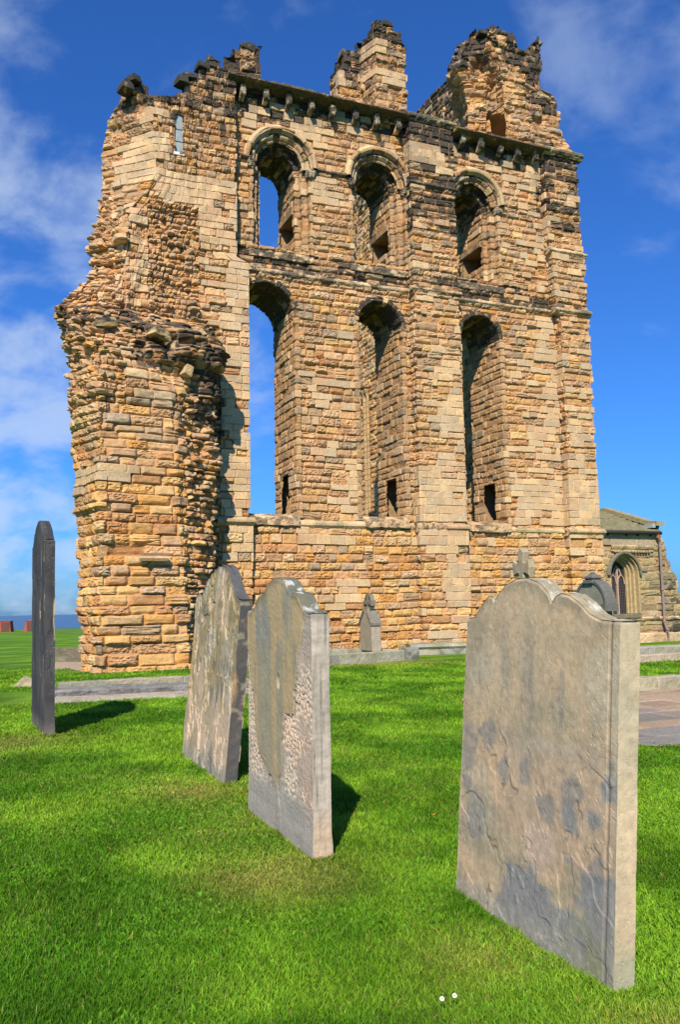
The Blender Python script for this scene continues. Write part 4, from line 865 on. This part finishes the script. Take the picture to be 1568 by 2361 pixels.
# ---- dark stone at the left, seen almost edge on
def top1(u):
    k = [0, .05, .12, .2, .3, .42, .58, .7, .8, .88, .95, 1]
    z = [2.45, 2.46, 2.52, 2.62, 2.70, 2.74, 2.74, 2.70, 2.62, 2.52, 2.46, 2.46]
    return np.interp(u, k, z)
def col1(u, l, z, L, s, face, cap):
    n = fbm(l*4, z*2, 131, 4); st = fbm(L*14, z*1.3, 132, 4)
    c = np.ones(u.shape+(3,))*np.array((.033, .032, .036)); c = lerp3(c, (.055, .052, .052), sst(.4, .7, n)); c = lerp3(c, (.40, .30, .19), sst(.69, .73, st)*sst(2.6, 2.0, z)*sst(.3, .8, z)*(u < .45))
    c = lerp3(c, (.15, .13, .10), sst(.30, .08, z+.1*n)*.7); c = lerp3(c, (.22, .19, .15), specks(L, z, 133, .1, 16)*.5)
    return c*(.8+.4*n)[..., None]
def disp1(u, l, z, L, s, face, cap):
    a, m1 = spalls(L, z*.5, 3.3, .60, .008, 4); return a+.012*(fbm(L*3, z*2, 141, 4)-.5)+.004*(fbm(L*25, z*12, 142, 3)-.5)
dd = np.array([math.sin(R(-25)), math.cos(R(-25))])*1.5; n1_ = np.array((-3.682, 10.848))
tomb('gravestone', n1_, n1_+dd, .13, R(-.9), top1, col1, disp1, 4, d=.014, label='tall blackened gravestone seen edge-on, standing alone at the far left', bev=.02)

# ---- cross behind the right-hand stone
def extr(poly, t, bev=.012):     # poly in (u,z) -> bevelled slab verts/faces, thickness along y
    n = len(poly); c = np.mean(poly, axis=0); V = []; F = []
    def inset(p, q):
        p = np.array(p, float); nxt = np.roll(p, -1, 0); prv = np.roll(p, 1, 0); d1 = (p-prv); d2 = (nxt-p)
        d1 /= np.linalg.norm(d1, axis=1)[:, None]+1e-9; d2 /= np.linalg.norm(d2, axis=1)[:, None]+1e-9
        nn = np.stack([-(d1+d2)[:, 1], (d1+d2)[:, 0]], 1); nn /= np.linalg.norm(nn, axis=1)[:, None]+1e-9
        area = .5*np.sum(p[:, 0]*nxt[:, 1]-nxt[:, 0]*p[:, 1]); sg = 1 if area > 0 else -1
        return p+nn*q*sg
    rings = [(inset(poly, bev), 0), (np.array(poly), bev), (np.array(poly), t-bev), (inset(poly, bev), t)]
    for r_, y in rings: V += [(a, y, b) for a, b in r_]
    F.append(tuple(range(n))); F.append(tuple(3*n+i for i in reversed(range(n))))
    for k_ in range(3):
        for i in range(n): j = (i+1) % n; F.append((k_*n+i, (k_+1)*n+i, (k_+1)*n+j, k_*n+j))
    return V, F
def slab(name, poly, t, mt, parent, bev=.012): V, F = extr(poly, t, bev); return pymesh(name, V, F, mt, parent)
FA = R(112)   # plan rotation that turns the broad faces like the other stones
cm_ = mat('cross_stone', (.34, .27, .165), nscale=8, namp=.35, bump=.012, bscale=40)
cr_ = empty('cross_gravestone', (2.36, 11.0, 0), R(111.5), label='small stone cross with flared arms rising behind the large tan gravestone', cat='gravestone')
a = .05; arms = [(-.085, 1.2), (-a, 1.90), (-.10, 1.90), (-.175, 1.87), (-.20, 1.975), (-.175, 2.08), (-.10, 2.04), (-a, 2.05), (-.08, 2.17), (0, 2.235), (.08, 2.17), (a, 2.05), (.10, 2.04), (.175, 2.08), (.20, 1.975), (.175, 1.87), (.10, 1.90), (a, 1.90), (.085, 1.2)]
slab('cross', arms, .10, cm_, cr_, .015)
MB().prism([(-.22, -.05), (.22, -.05), (.2, .5), (.13, .62), (.10, 1.22), (-.10, 1.22), (-.13, .62), (-.2, .5)], -.05, .15).build('pedestal', cm_, cr_)
# ---- round-headed stone with finial
gm_ = mat('green_grey_stone', (.24, .225, .16), nscale=8, namp=.3, bump=.008, bscale=60)
rh = empty('round_headed_gravestone', (3.02, 10.2, 0), R(111.5), label='round-headed grey-green gravestone with a small pointed finial, between the tan stone and the chapel window', cat='gravestone')
arc = [(.265*math.cos(a), 1.50+.265*math.sin(a)) for a in np.linspace(0, math.pi, 22)]
slab('headstone', [(-.23, -.05), (.23, -.05), (.23, 1.44)]+arc[1:-1]+[(-.23, 1.44)], .135, gm_, rh, .012)
V = MB(); 
pts_o = [(.285*math.cos(a), 1.50+.285*math.sin(a)) for a in np.linspace(0, math.pi, 22)]; pts_i = [(.255*math.cos(a), 1.50+.255*math.sin(a)) for a in np.linspace(0, math.pi, 22)]
V.prism(pts_o+pts_i[::-1], -.01, .145).build('arched_coping', mat('dark_coping', (.115, .112, .095), bump=.008), rh)
for s in (-1, 1): MB().box(s*.27-.035, s*.27+.035, -.02, .17, 1.42, 1.50).build('impost', MATS['dark_coping'], rh)
fi = MB()
def frust(mb, z0, z1, a0, a1, cy_=.08):
    b0 = len(mb.v); mb.v += [(sx*a0, cy_+sy*a0, z0) for sx, sy in ((-1, -1), (1, -1), (1, 1), (-1, 1))]+[(sx*a1, cy_+sy*a1, z1) for sx, sy in ((-1, -1), (1, -1), (1, 1), (-1, 1))]
    mb.f += [(b0+3, b0+2, b0+1, b0), (b0+4, b0+5, b0+6, b0+7)]+[(b0+i, b0+(i+1) % 4, b0+4+(i+1) % 4, b0+4+i) for i in range(4)]
frust(fi, 1.745, 1.785, .085, .08); frust(fi, 1.785, 1.80, .065, .065); frust(fi, 1.80, 1.815, .09, .09); frust(fi, 1.815, 1.86, .075, .02); frust(fi, 1.86, 1.88, .025, .005)
fi.build('finial', MATS['dark_coping'], rh)
# ---- wheel cross by the wall
wc = empty('wheel_cross_gravestone', (.98, 26.3, 0), R(111.5), label='gabled gravestone topped by a small dark wheel cross in front of the ruin wall', cat='gravestone')
wst = mat('wheel_cross_stone', (.30, .25, .19), nscale=8, namp=.25, bump=.006)
slab('headstone', [(-.47, .25), (.47, .25), (.44, 1.05), (.10, 1.42), (-.10, 1.42), (-.44, 1.05)], .30, wst, wc, .02)
wd_ = mat('blackened_stone', (.17, .15, .115), nscale=12, namp=.4, bump=.01)
sh = MB()
for s in (-1, 1):
    b0 = len(sh.v); sh.v += [(s*.48, y, 1.0) for y in (-.03, .33)]+[(s*.12, y, 1.42) for y in (-.03, .33)]+[(s*.48, y, 1.07) for y in (-.03, .33)]+[(s*.12, y, 1.49) for y in (-.03, .33)]
    sh.f += [(b0, b0+1, b0+3, b0+2), (b0+4, b0+6, b0+7, b0+5), (b0, b0+4, b0+5, b0+1), (b0+2, b0+3, b0+7, b0+6), (b0, b0+2, b0+6, b0+4), (b0+1, b0+5, b0+7, b0+3)]
sh.build('gable_coping', wd_, wc)
wh = MB(); zc = 1.665
ro = [(.275*math.cos(a), zc+.275*math.sin(a)) for a in np.linspace(0, 2*math.pi, 25)]; ri = [(.20*math.cos(a), zc+.20*math.sin(a)) for a in np.linspace(0, 2*math.pi, 25)]
for i in range(24): wh.prism([ro[i], ro[i+1], ri[i+1], ri[i]], .10, .22)
for a in range(4):
    ca, sa = math.cos(a*math.pi/2), math.sin(a*math.pi/2)
    q_ = [(.0, -.03), (.10, -.035), (.29, -.085), (.29, .085), (.10, .035), (.0, .03)]; wh.prism([(x*ca-z*sa, zc+x*sa+z*ca) for x, z in q_], .075+.001*a, .245-.001*a)
wh.build('wheel_head', wd_, wc)
MB().prism([(-.12, 1.40), (.12, 1.40), (.07, 1.50), (-.07, 1.50)], .05, .27).build('cross_neck', wd_, wc)

# ================================================================== KERBS, SLABS, LOW WALLS
GP = [(.30, .27, .20), (.27, .25, .19), (.33, .28, .20), (.24, .23, .19)]
def kthing(name, label, cat, beams, seed, group=None, pal=GP, **kw):
    r0 = empty(name, (*beams[0][0], 0), label=label, cat=cat, group=group)
    for i, (A_, B_, prof) in enumerate(beams):
        o = beam('kerb', (A_[0]-beams[0][0][0], A_[1]-beams[0][0][1]), (B_[0]-beams[0][0][0], B_[1]-beams[0][0][1]), prof, r0, seed+i, material=GREY, pal=pal, **kw)
    return r0
KP = lambda w_, h_, z=-.05: [(-w_/2, z), (w_/2, z), (w_/2, h_-.02), (w_/2-.03, h_), (-w_/2+.03, h_), (-w_/2, h_-.02)]
# kerbed grave before the wall, with its corner post
kg = kthing('kerbed_grave', 'low lichen-spotted stone kerb of a grave plot under the wheel cross', 'grave kerb',
       [((-1.2, 22.9), (1.80, 25.25), KP(.22, .30)), ((-2.6, 26.1), (.6, 27.2), KP(.22, .28)), ((.6, 27.2), (1.9, 25.6), KP(.22, .28)), ((-1.2, 22.9), (-2.6, 26.1), KP(.22, .28))], 1200, black=.15, green=.4, rough=.35, blk=(.9, 1.6))
o = beam('corner_post', (.55+2.35, 2.3), (.95+2.35, 2.55), KP(.38, .36), kg, 1208, material=GREY, black=.4, rough=.3, blk=(1, 2), pal=GP)
fs = empty('flat_grave_slab', (2.1, 28.55, 0), label='long flat grey-green grave slab lying against the foot of the ruin wall', cat='grave slab')
beam('slab', (0, 0), (2.0, .32), [(-.42, .18), (.42, .18), (.47, .24), (.42, .33), (-.42, .36)], fs, 1220, material=GREY, black=.15, green=.6, rough=.25, blk=(1.0, 1.6), pal=GP)
beam('base', (-.05, 0), (2.05, .32), [(-.38, -.05), (.40, -.05), (.40, .19), (-.38, .19)], fs, 1222, material=GREY, black=.3, rough=.2, blk=(1.0, 1.6), pal=GP)
# ledger and kerb at the left
lk = kthing('stone_kerb', 'long grey stone kerb edging the ledger grave at the foot of the pier', 'kerb', [((-5.75, 17.7), (-2.6, 19.2), KP(.30, .15))], 1230, black=.12, rough=.5, green=.15, blk=(.9, 2.0))
lg = empty('ledger_grave', (-6.2, 15.2, 0), label='weathered ledger slab lying flat in pinkish gravel inside a stone border on the left', cat='grave')
beam('ledger', (.9, .85), (4.4, 2.05), [(-.32, .02), (.32, .02), (.34, .12), (.30, .16), (-.30, .16)], lg, 1241, material=GREY, black=.25, rough=.8, blk=(2.2, 3), pal=[(.20, .19, .18), (.26, .23, .19)])
beam('border', (1.1, -.08), (4.6, 1.0), [(-.22, -.05), (.22, -.05), (.22, .045), (-.22, .05)], lg, 1243, material=GREY, black=.1, rough=.4, green=.2, blk=(.8, 1.6), pal=[(.34, .30, .22), (.30, .27, .20)])
gx, gy = np.meshgrid(np.linspace(-.2, 4.6, 120), np.linspace(-.6, 3.9, 110))
P = np.stack([gx, gy, .03+.012*fbm(gx*14, gy*14, 1250, 2)], -1); lo = -.55+gx*.31+9*(gx < .9); hi = 1.95+gx*.47
mk = (gy > lo+.1) & (gy < hi); cc = np.ones(gx.shape+(3,))*np.array((.40, .31, .25))*(.6+.8*vn(gx*22, gy*22, 1251))[..., None]
grid_obj('gravel_bed', P, cc, mat('pink_gravel', attr=True, nscale=90, namp=.5, bump=.02, bscale=80), lg, mask=mk[:-1, :-1])
# low walls
kthing('low_wall', 'low mossy stone wall behind the tall black gravestone, beside the gravel', 'wall', [((-9.75, 28.7), (-7.6, 28.2), KP(.40, .42))], 1260, black=.25, rough=.6, green=.3, blk=(.6, 1.1), pal=[(.17, .14, .10), (.14, .115, .08)])
kthing('low_wall', 'two-stepped low stone kerb wall on the lawn in front of the chapel', 'wall', [((5.6, 21.55), (11.5, 24.6), KP(.34, .19)), ((5.3, 22.4), (11.2, 25.5), KP(.60, .33))], 1270, black=.12, rough=.35, green=.2, blk=(1.0, 1.8), pal=[(.36, .28, .20), (.30, .27, .21)])
kthing('paving_kerb', 'angled stone kerb along the edge of the paved area on the right', 'kerb', [((4.3, 14.75), (5.9, 15.5), KP(.25, .24)), ((5.9, 15.5), (9.5, 13.9), KP(.25, .24))], 1280, black=.1, rough=.4, green=.35, blk=(.7, 1.2), pal=[(.34, .29, .20), (.30, .26, .18)])
bl = pymesh('boulder', [(-.30, -.1, -.02), (-.12, -.2, -.02), (.2, -.18, -.02), (.34, 0, -.02), (.2, .2, -.02), (-.2, .18, -.02), (-.16, -.06, .09), (.0, -.05, .235), (.12, .0, .17), (.05, .08, .2)], [(0, 1, 6), (1, 7, 6), (1, 2, 8, 7), (2, 3, 8), (3, 4, 8), (4, 5, 9), (4, 9, 8), (7, 8, 9), (5, 0, 6), (5, 6, 9), (6, 7, 9)], mat('boulder_stone', (.27, .23, .14), nscale=12, namp=.4, bump=.02, bscale=20)); bl.location = (-6.72, 18.6, 0)
tag(bl, label='small pointed boulder lying in the grass left of the black gravestone', cat='boulder')
ch = rock('stone_chip', (0, 0, .02), (.14, .07, .035), None, 1291, col=(.34, .30, .22), n=14, rough=.2); ch.location = (-7.6, 18.0, 0); tag(ch, label='flat pale stone in the grass at the left edge of the photo', cat='stone')
brk = rock('stone_chip', (0, 0, .02), (.16, .1, .05), None, 1292, col=(.30, .19, .13), n=14, rough=.2); brk.location = (2.05, 14.05, 0); tag(brk, label='small reddish stone in the grass just left of the large tan gravestone', cat='stone')
# rusty red steel boxes on the headland
rust = mat('rusty_red_steel', (.27, .055, .03), rough=.7, namp=.3, nscale=2, bump=.01); dk = mat('rusty_dark_panel', (.10, .04, .03), rough=.8, namp=.3, nscale=3)
for i, (x, y, lab) in enumerate([(-31.6, 80.5, 'rusty red steel box at the left edge of the photo, near the sea'), (-29.05, 80.0, 'rusty red steel box partly hidden by the tall black gravestone')]):
    t_ = empty('steel_box', (x, y, .0), R(5), label=lab, cat='box', group='rusty steel boxes on the headland')
    V_ = [(0, -.5, 0), (1.15, -.5, 0), (1.05, -.42, .95), (.14, -.42, .95), (0, .6, 0), (1.15, .6, 0), (1.05, .5, .95), (.14, .5, .95)]
    pymesh('body', V_, [(0, 1, 2, 3), (5, 4, 7, 6), (4, 0, 3, 7), (1, 5, 6, 2), (3, 2, 6, 7), (4, 5, 1, 0)], rust, t_)
    MB().box(.3, 1.0, -.53, -.43, .06, .86).build('panel', dk, t_); MB().box(.10, 1.09, -.47, .55, .95, 1.0).build('rim', rust, t_)

# ================================================================== DAISIES
wp = mat('white_petal', (.66, .66, .64), rough=.6, namp=0, bump=0); yc_ = mat('yellow_disc', (.75, .36, .01), rough=.7, namp=0, bump=0); gs = mat('daisy_stem', (.12, .25, .03), rough=.6, namp=0, bump=0)
for i, (x, y, lab) in enumerate([(.345, 3.405, 'white daisy with a yellow centre in the foreground grass, left of the pair'), (.395, 3.43, 'white daisy with a yellow centre in the foreground grass, right of the pair')]):
    t_ = empty('daisy', (x, y, 0), 0, label=lab, cat='flower', group='daisies in the lawn')
    MB().tube([(0, 0, 0), (.002, 0, .03), (0, -.003, .055)], .0012, 6).build('stem', gs, t_)
    pv_, pf = [], []; q_ = Matrix.Rotation(R(42), 4, 'X')
    for k_ in range(16):
        a = 2*math.pi*k_/16; b0 = len(pv_)
        for (rr, wv, zz) in ((.002, .0008, .0), (.0065, .0015, .001), (.009, .0006, .0)):
            for s in (-1, 1): p_ = Vector((rr*math.cos(a)-s*wv*math.sin(a), rr*math.sin(a)+s*wv*math.cos(a), zz)); pv_.append(tuple(q_@p_+Vector((0, -.003, .056))))
        pf += [(b0, b0+1, b0+3, b0+2), (b0+2, b0+3, b0+5, b0+4)]
    pymesh('petals', pv_, pf, wp, t_)
    d_ = rock('disc', (0, -.0045, .0575), (.0046, .0046, .0030), t_, 5, n=8, rough=.05, material=yc_, flat=0)

for i, (x, y, lab) in enumerate([(.62, 6.30, 'small orange flower in the lawn between the middle and right gravestones'), (-.98, 5.95, 'small orange flower in the lawn left of the pitted gravestone')]):
    t_ = empty('orange_flower', (x, y, 0), 0, label=lab, cat='flower')
    MB().tube([(0, 0, 0), (.002, 0, .03), (0, -.003, .05)], .002, 6).build('stem', gs, t_)
    rock('flower_head', (0, -.004, .054), (.0065, .0065, .004), t_, 7, n=10, rough=.3, material=mat('orange_petal', (.75, .20, .01), namp=0, bump=0), flat=0)

# ================================================================== GRASS
rgr = np.random.default_rng(99)
def blades(n, ymin, ymax, pw):
    # sample distance with density ~ Y^-pw per unit area inside the view wedge
    u = rgr.random(n); e = 2-pw
    Y = (ymin**e+u*(ymax**e-ymin**e))**(1/e); X = (rgr.random(n)*2-1)*(.52*Y+.4)
    return X, Y
X, Y = blades(680000, 2.75, 24.0, 1.75)
def inpoly(px, py, poly):
    c = np.zeros(px.shape, bool); n = len(poly)
    for i in range(n):
        x0, y0 = poly[i]; x1, y1 = poly[(i+1) % n]
        k = ((y0 > py) != (y1 > py)) & (px < (x1-x0)*(py-y0)/(y1-y0+1e-12)+x0); c ^= k
    return c
ban = np.zeros(X.shape, bool)
bans = [[wor(*p) for p in ((-13.0, 1), (-12.5, -2.95), (-9.9, -2.8), (-9.2, -1.6), (-8.5, -.2), (6.1, -.2), (6.1, 3))],
        [(-6.3, 14.6), (-1.3, 16.3), (-2.4, 19.35), (-6.7, 17.4)],
        [(-1.35, 22.75), (2.0, 25.2), (2.0, 25.8), (.6, 27.4), (-2.8, 26.2)],
        [(3.15, 9.55), (4.4, 14.9), (5.9, 15.6), (10, 13.8), (10, 6.9)],
        [(5.3, 21.3), (11.8, 24.4), (11, 25.9), (4.9, 22.8)], [(-9.0, 24.5), (-8.6, 28.2), (-6, 28), (-6, 24)]]
for nc_, fc_, t_ in (((1.014, 3.516), (.57, 4.768), .1), ((-.2, 5.368), (-.729, 6.682), .13), ((-1.047, 7.663), (-1.71, 9.278), .13), (tuple(n1_), tuple(n1_+dd), .13)):
    a_ = np.array(nc_); b_ = np.array(fc_); d_ = (b_-a_)/np.linalg.norm(b_-a_); p_ = np.array([-d_[1], d_[0]]); p_ = p_ if p_[0] > 0 else -p_
    bans.append([tuple(a_), tuple(b_), tuple(b_+p_*t_), tuple(a_+p_*t_)])
for b_ in bans: ban |= inpoly(X, Y, b_)
X, Y = X[~ban], Y[~ban]
# longer, untrimmed tufts against the feet of the stones
long_ = np.zeros(len(X), bool); tx_, ty_ = [], []
for (nc_, fc_, t_) in (((1.014, 3.516), (.57, 4.768), .1), ((-.2, 5.368), (-.729, 6.682), .13), ((-1.047, 7.663), (-1.71, 9.278), .13), (tuple(n1_), tuple(n1_+dd), .13)):
    a_ = np.array(nc_); b_ = np.array(fc_); L_ = np.linalg.norm(b_-a_); d_ = (b_-a_)/L_; p_ = np.array([-d_[1], d_[0]]); p_ = p_ if p_[0] > 0 else -p_
    m_ = 1500; q1 = rgr.random(m_)*(L_+.05)-.03; q2 = -np.abs(rgr.normal(0, .018, m_))-.004
    tx_.append(a_[0]+d_[0]*q1+p_[0]*q2); ty_.append(a_[1]+d_[1]*q1+p_[1]*q2)
    q1 = -np.abs(rgr.normal(0, .02, 400))-.004; q2 = rgr.random(400)*(t_+.1)-.03; tx_.append(a_[0]+d_[0]*q1+p_[0]*q2); ty_.append(a_[1]+d_[1]*q1+p_[1]*q2)
tx_.append(rgr.normal(-.86, .06, 900)); ty_.append(rgr.normal(7.80, .10, 900))
tx_ = np.concatenate(tx_); ty_ = np.concatenate(ty_); X = np.concatenate([X, tx_]); Y = np.concatenate([Y, ty_]); long_ = np.concatenate([long_, np.ones(len(tx_), bool)]); n = len(X)
gcol, dry = lawn_col(X, Y)
tuft = fbm(X*7, Y*7, 151, 3)
hgt = (.011+.020*rgr.random(n)*tuft*1.6)*(1+.05*Y)*(1-.45*dry)*np.where(long_, 1.0+1.1*rgr.random(n)*vn(X*6, Y*6, 3), 1); wid = .0016*(Y/2.8)**.85*(.7+.7*rgr.random(n))
az = rgr.random(n)*2*math.pi; le = hgt*(.25+.9*rgr.random(n)); la = rgr.random(n)*2*math.pi
zt = terrain(X, Y)
bx, by = np.cos(az)*wid, np.sin(az)*wid; lx, ly = np.cos(la)*le, np.sin(la)*le
clv = (fbm(X*1.9+11, Y*1.6+4, 161, 3) > .54) & (rgr.random(n) < .16) & (Y < 8)      # clover and broad-leaved weeds
hgt = np.where(clv, hgt*.55+.006, hgt); bx = np.where(clv, bx*3.0, bx); by = np.where(clv, by*3.0, by); lx = np.where(clv, lx*.8, lx)
v0 = np.stack([X-bx, Y-by, zt-.004], -1); v1 = np.stack([X+bx, Y+by, zt-.004], -1)
v2 = np.stack([X+bx*.8+lx*.35, Y+by*.8+ly*.35, zt+hgt*.6], -1); v3 = np.stack([X-bx*.8+lx*.35, Y-by*.8+ly*.35, zt+hgt*.6], -1)
v4 = np.stack([X+bx*.15+lx, Y+by*.15+ly, zt+hgt], -1); v5 = np.stack([X-bx*.15+lx, Y-by*.15+ly, zt+hgt], -1)
V = np.stack([v0, v1, v2, v3, v4, v5], 1).reshape(-1, 3); idx = np.arange(n)*6
F = np.concatenate([np.stack([idx, idx+1, idx+2, idx+3], 1), np.stack([idx+3, idx+2, idx+4, idx+5], 1)])
var = rgr.random((n, 1)); bc = gcol*(.65+.7*var)
st_ = (rgr.random(n) < .03+.22*dry)[:, None]; bc = np.where(st_, np.array((.31, .30, .09))*(.6+.5*var), bc)
yl = (rgr.random(n) < .15)[:, None]; bc = np.where(yl, bc*np.array((1.5, 1.2, 1.0)), bc)
bc = np.where(clv[:, None], np.array((.13, .30, .018))*(.7+.6*var), bc)
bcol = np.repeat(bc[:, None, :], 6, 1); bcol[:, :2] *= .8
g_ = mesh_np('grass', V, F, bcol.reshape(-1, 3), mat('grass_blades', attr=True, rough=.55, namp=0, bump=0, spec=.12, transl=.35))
tag(g_, label='short mown green lawn grass across the graveyard', cat='grass', kind='stuff')
# broad clover-like leaves near the daisies
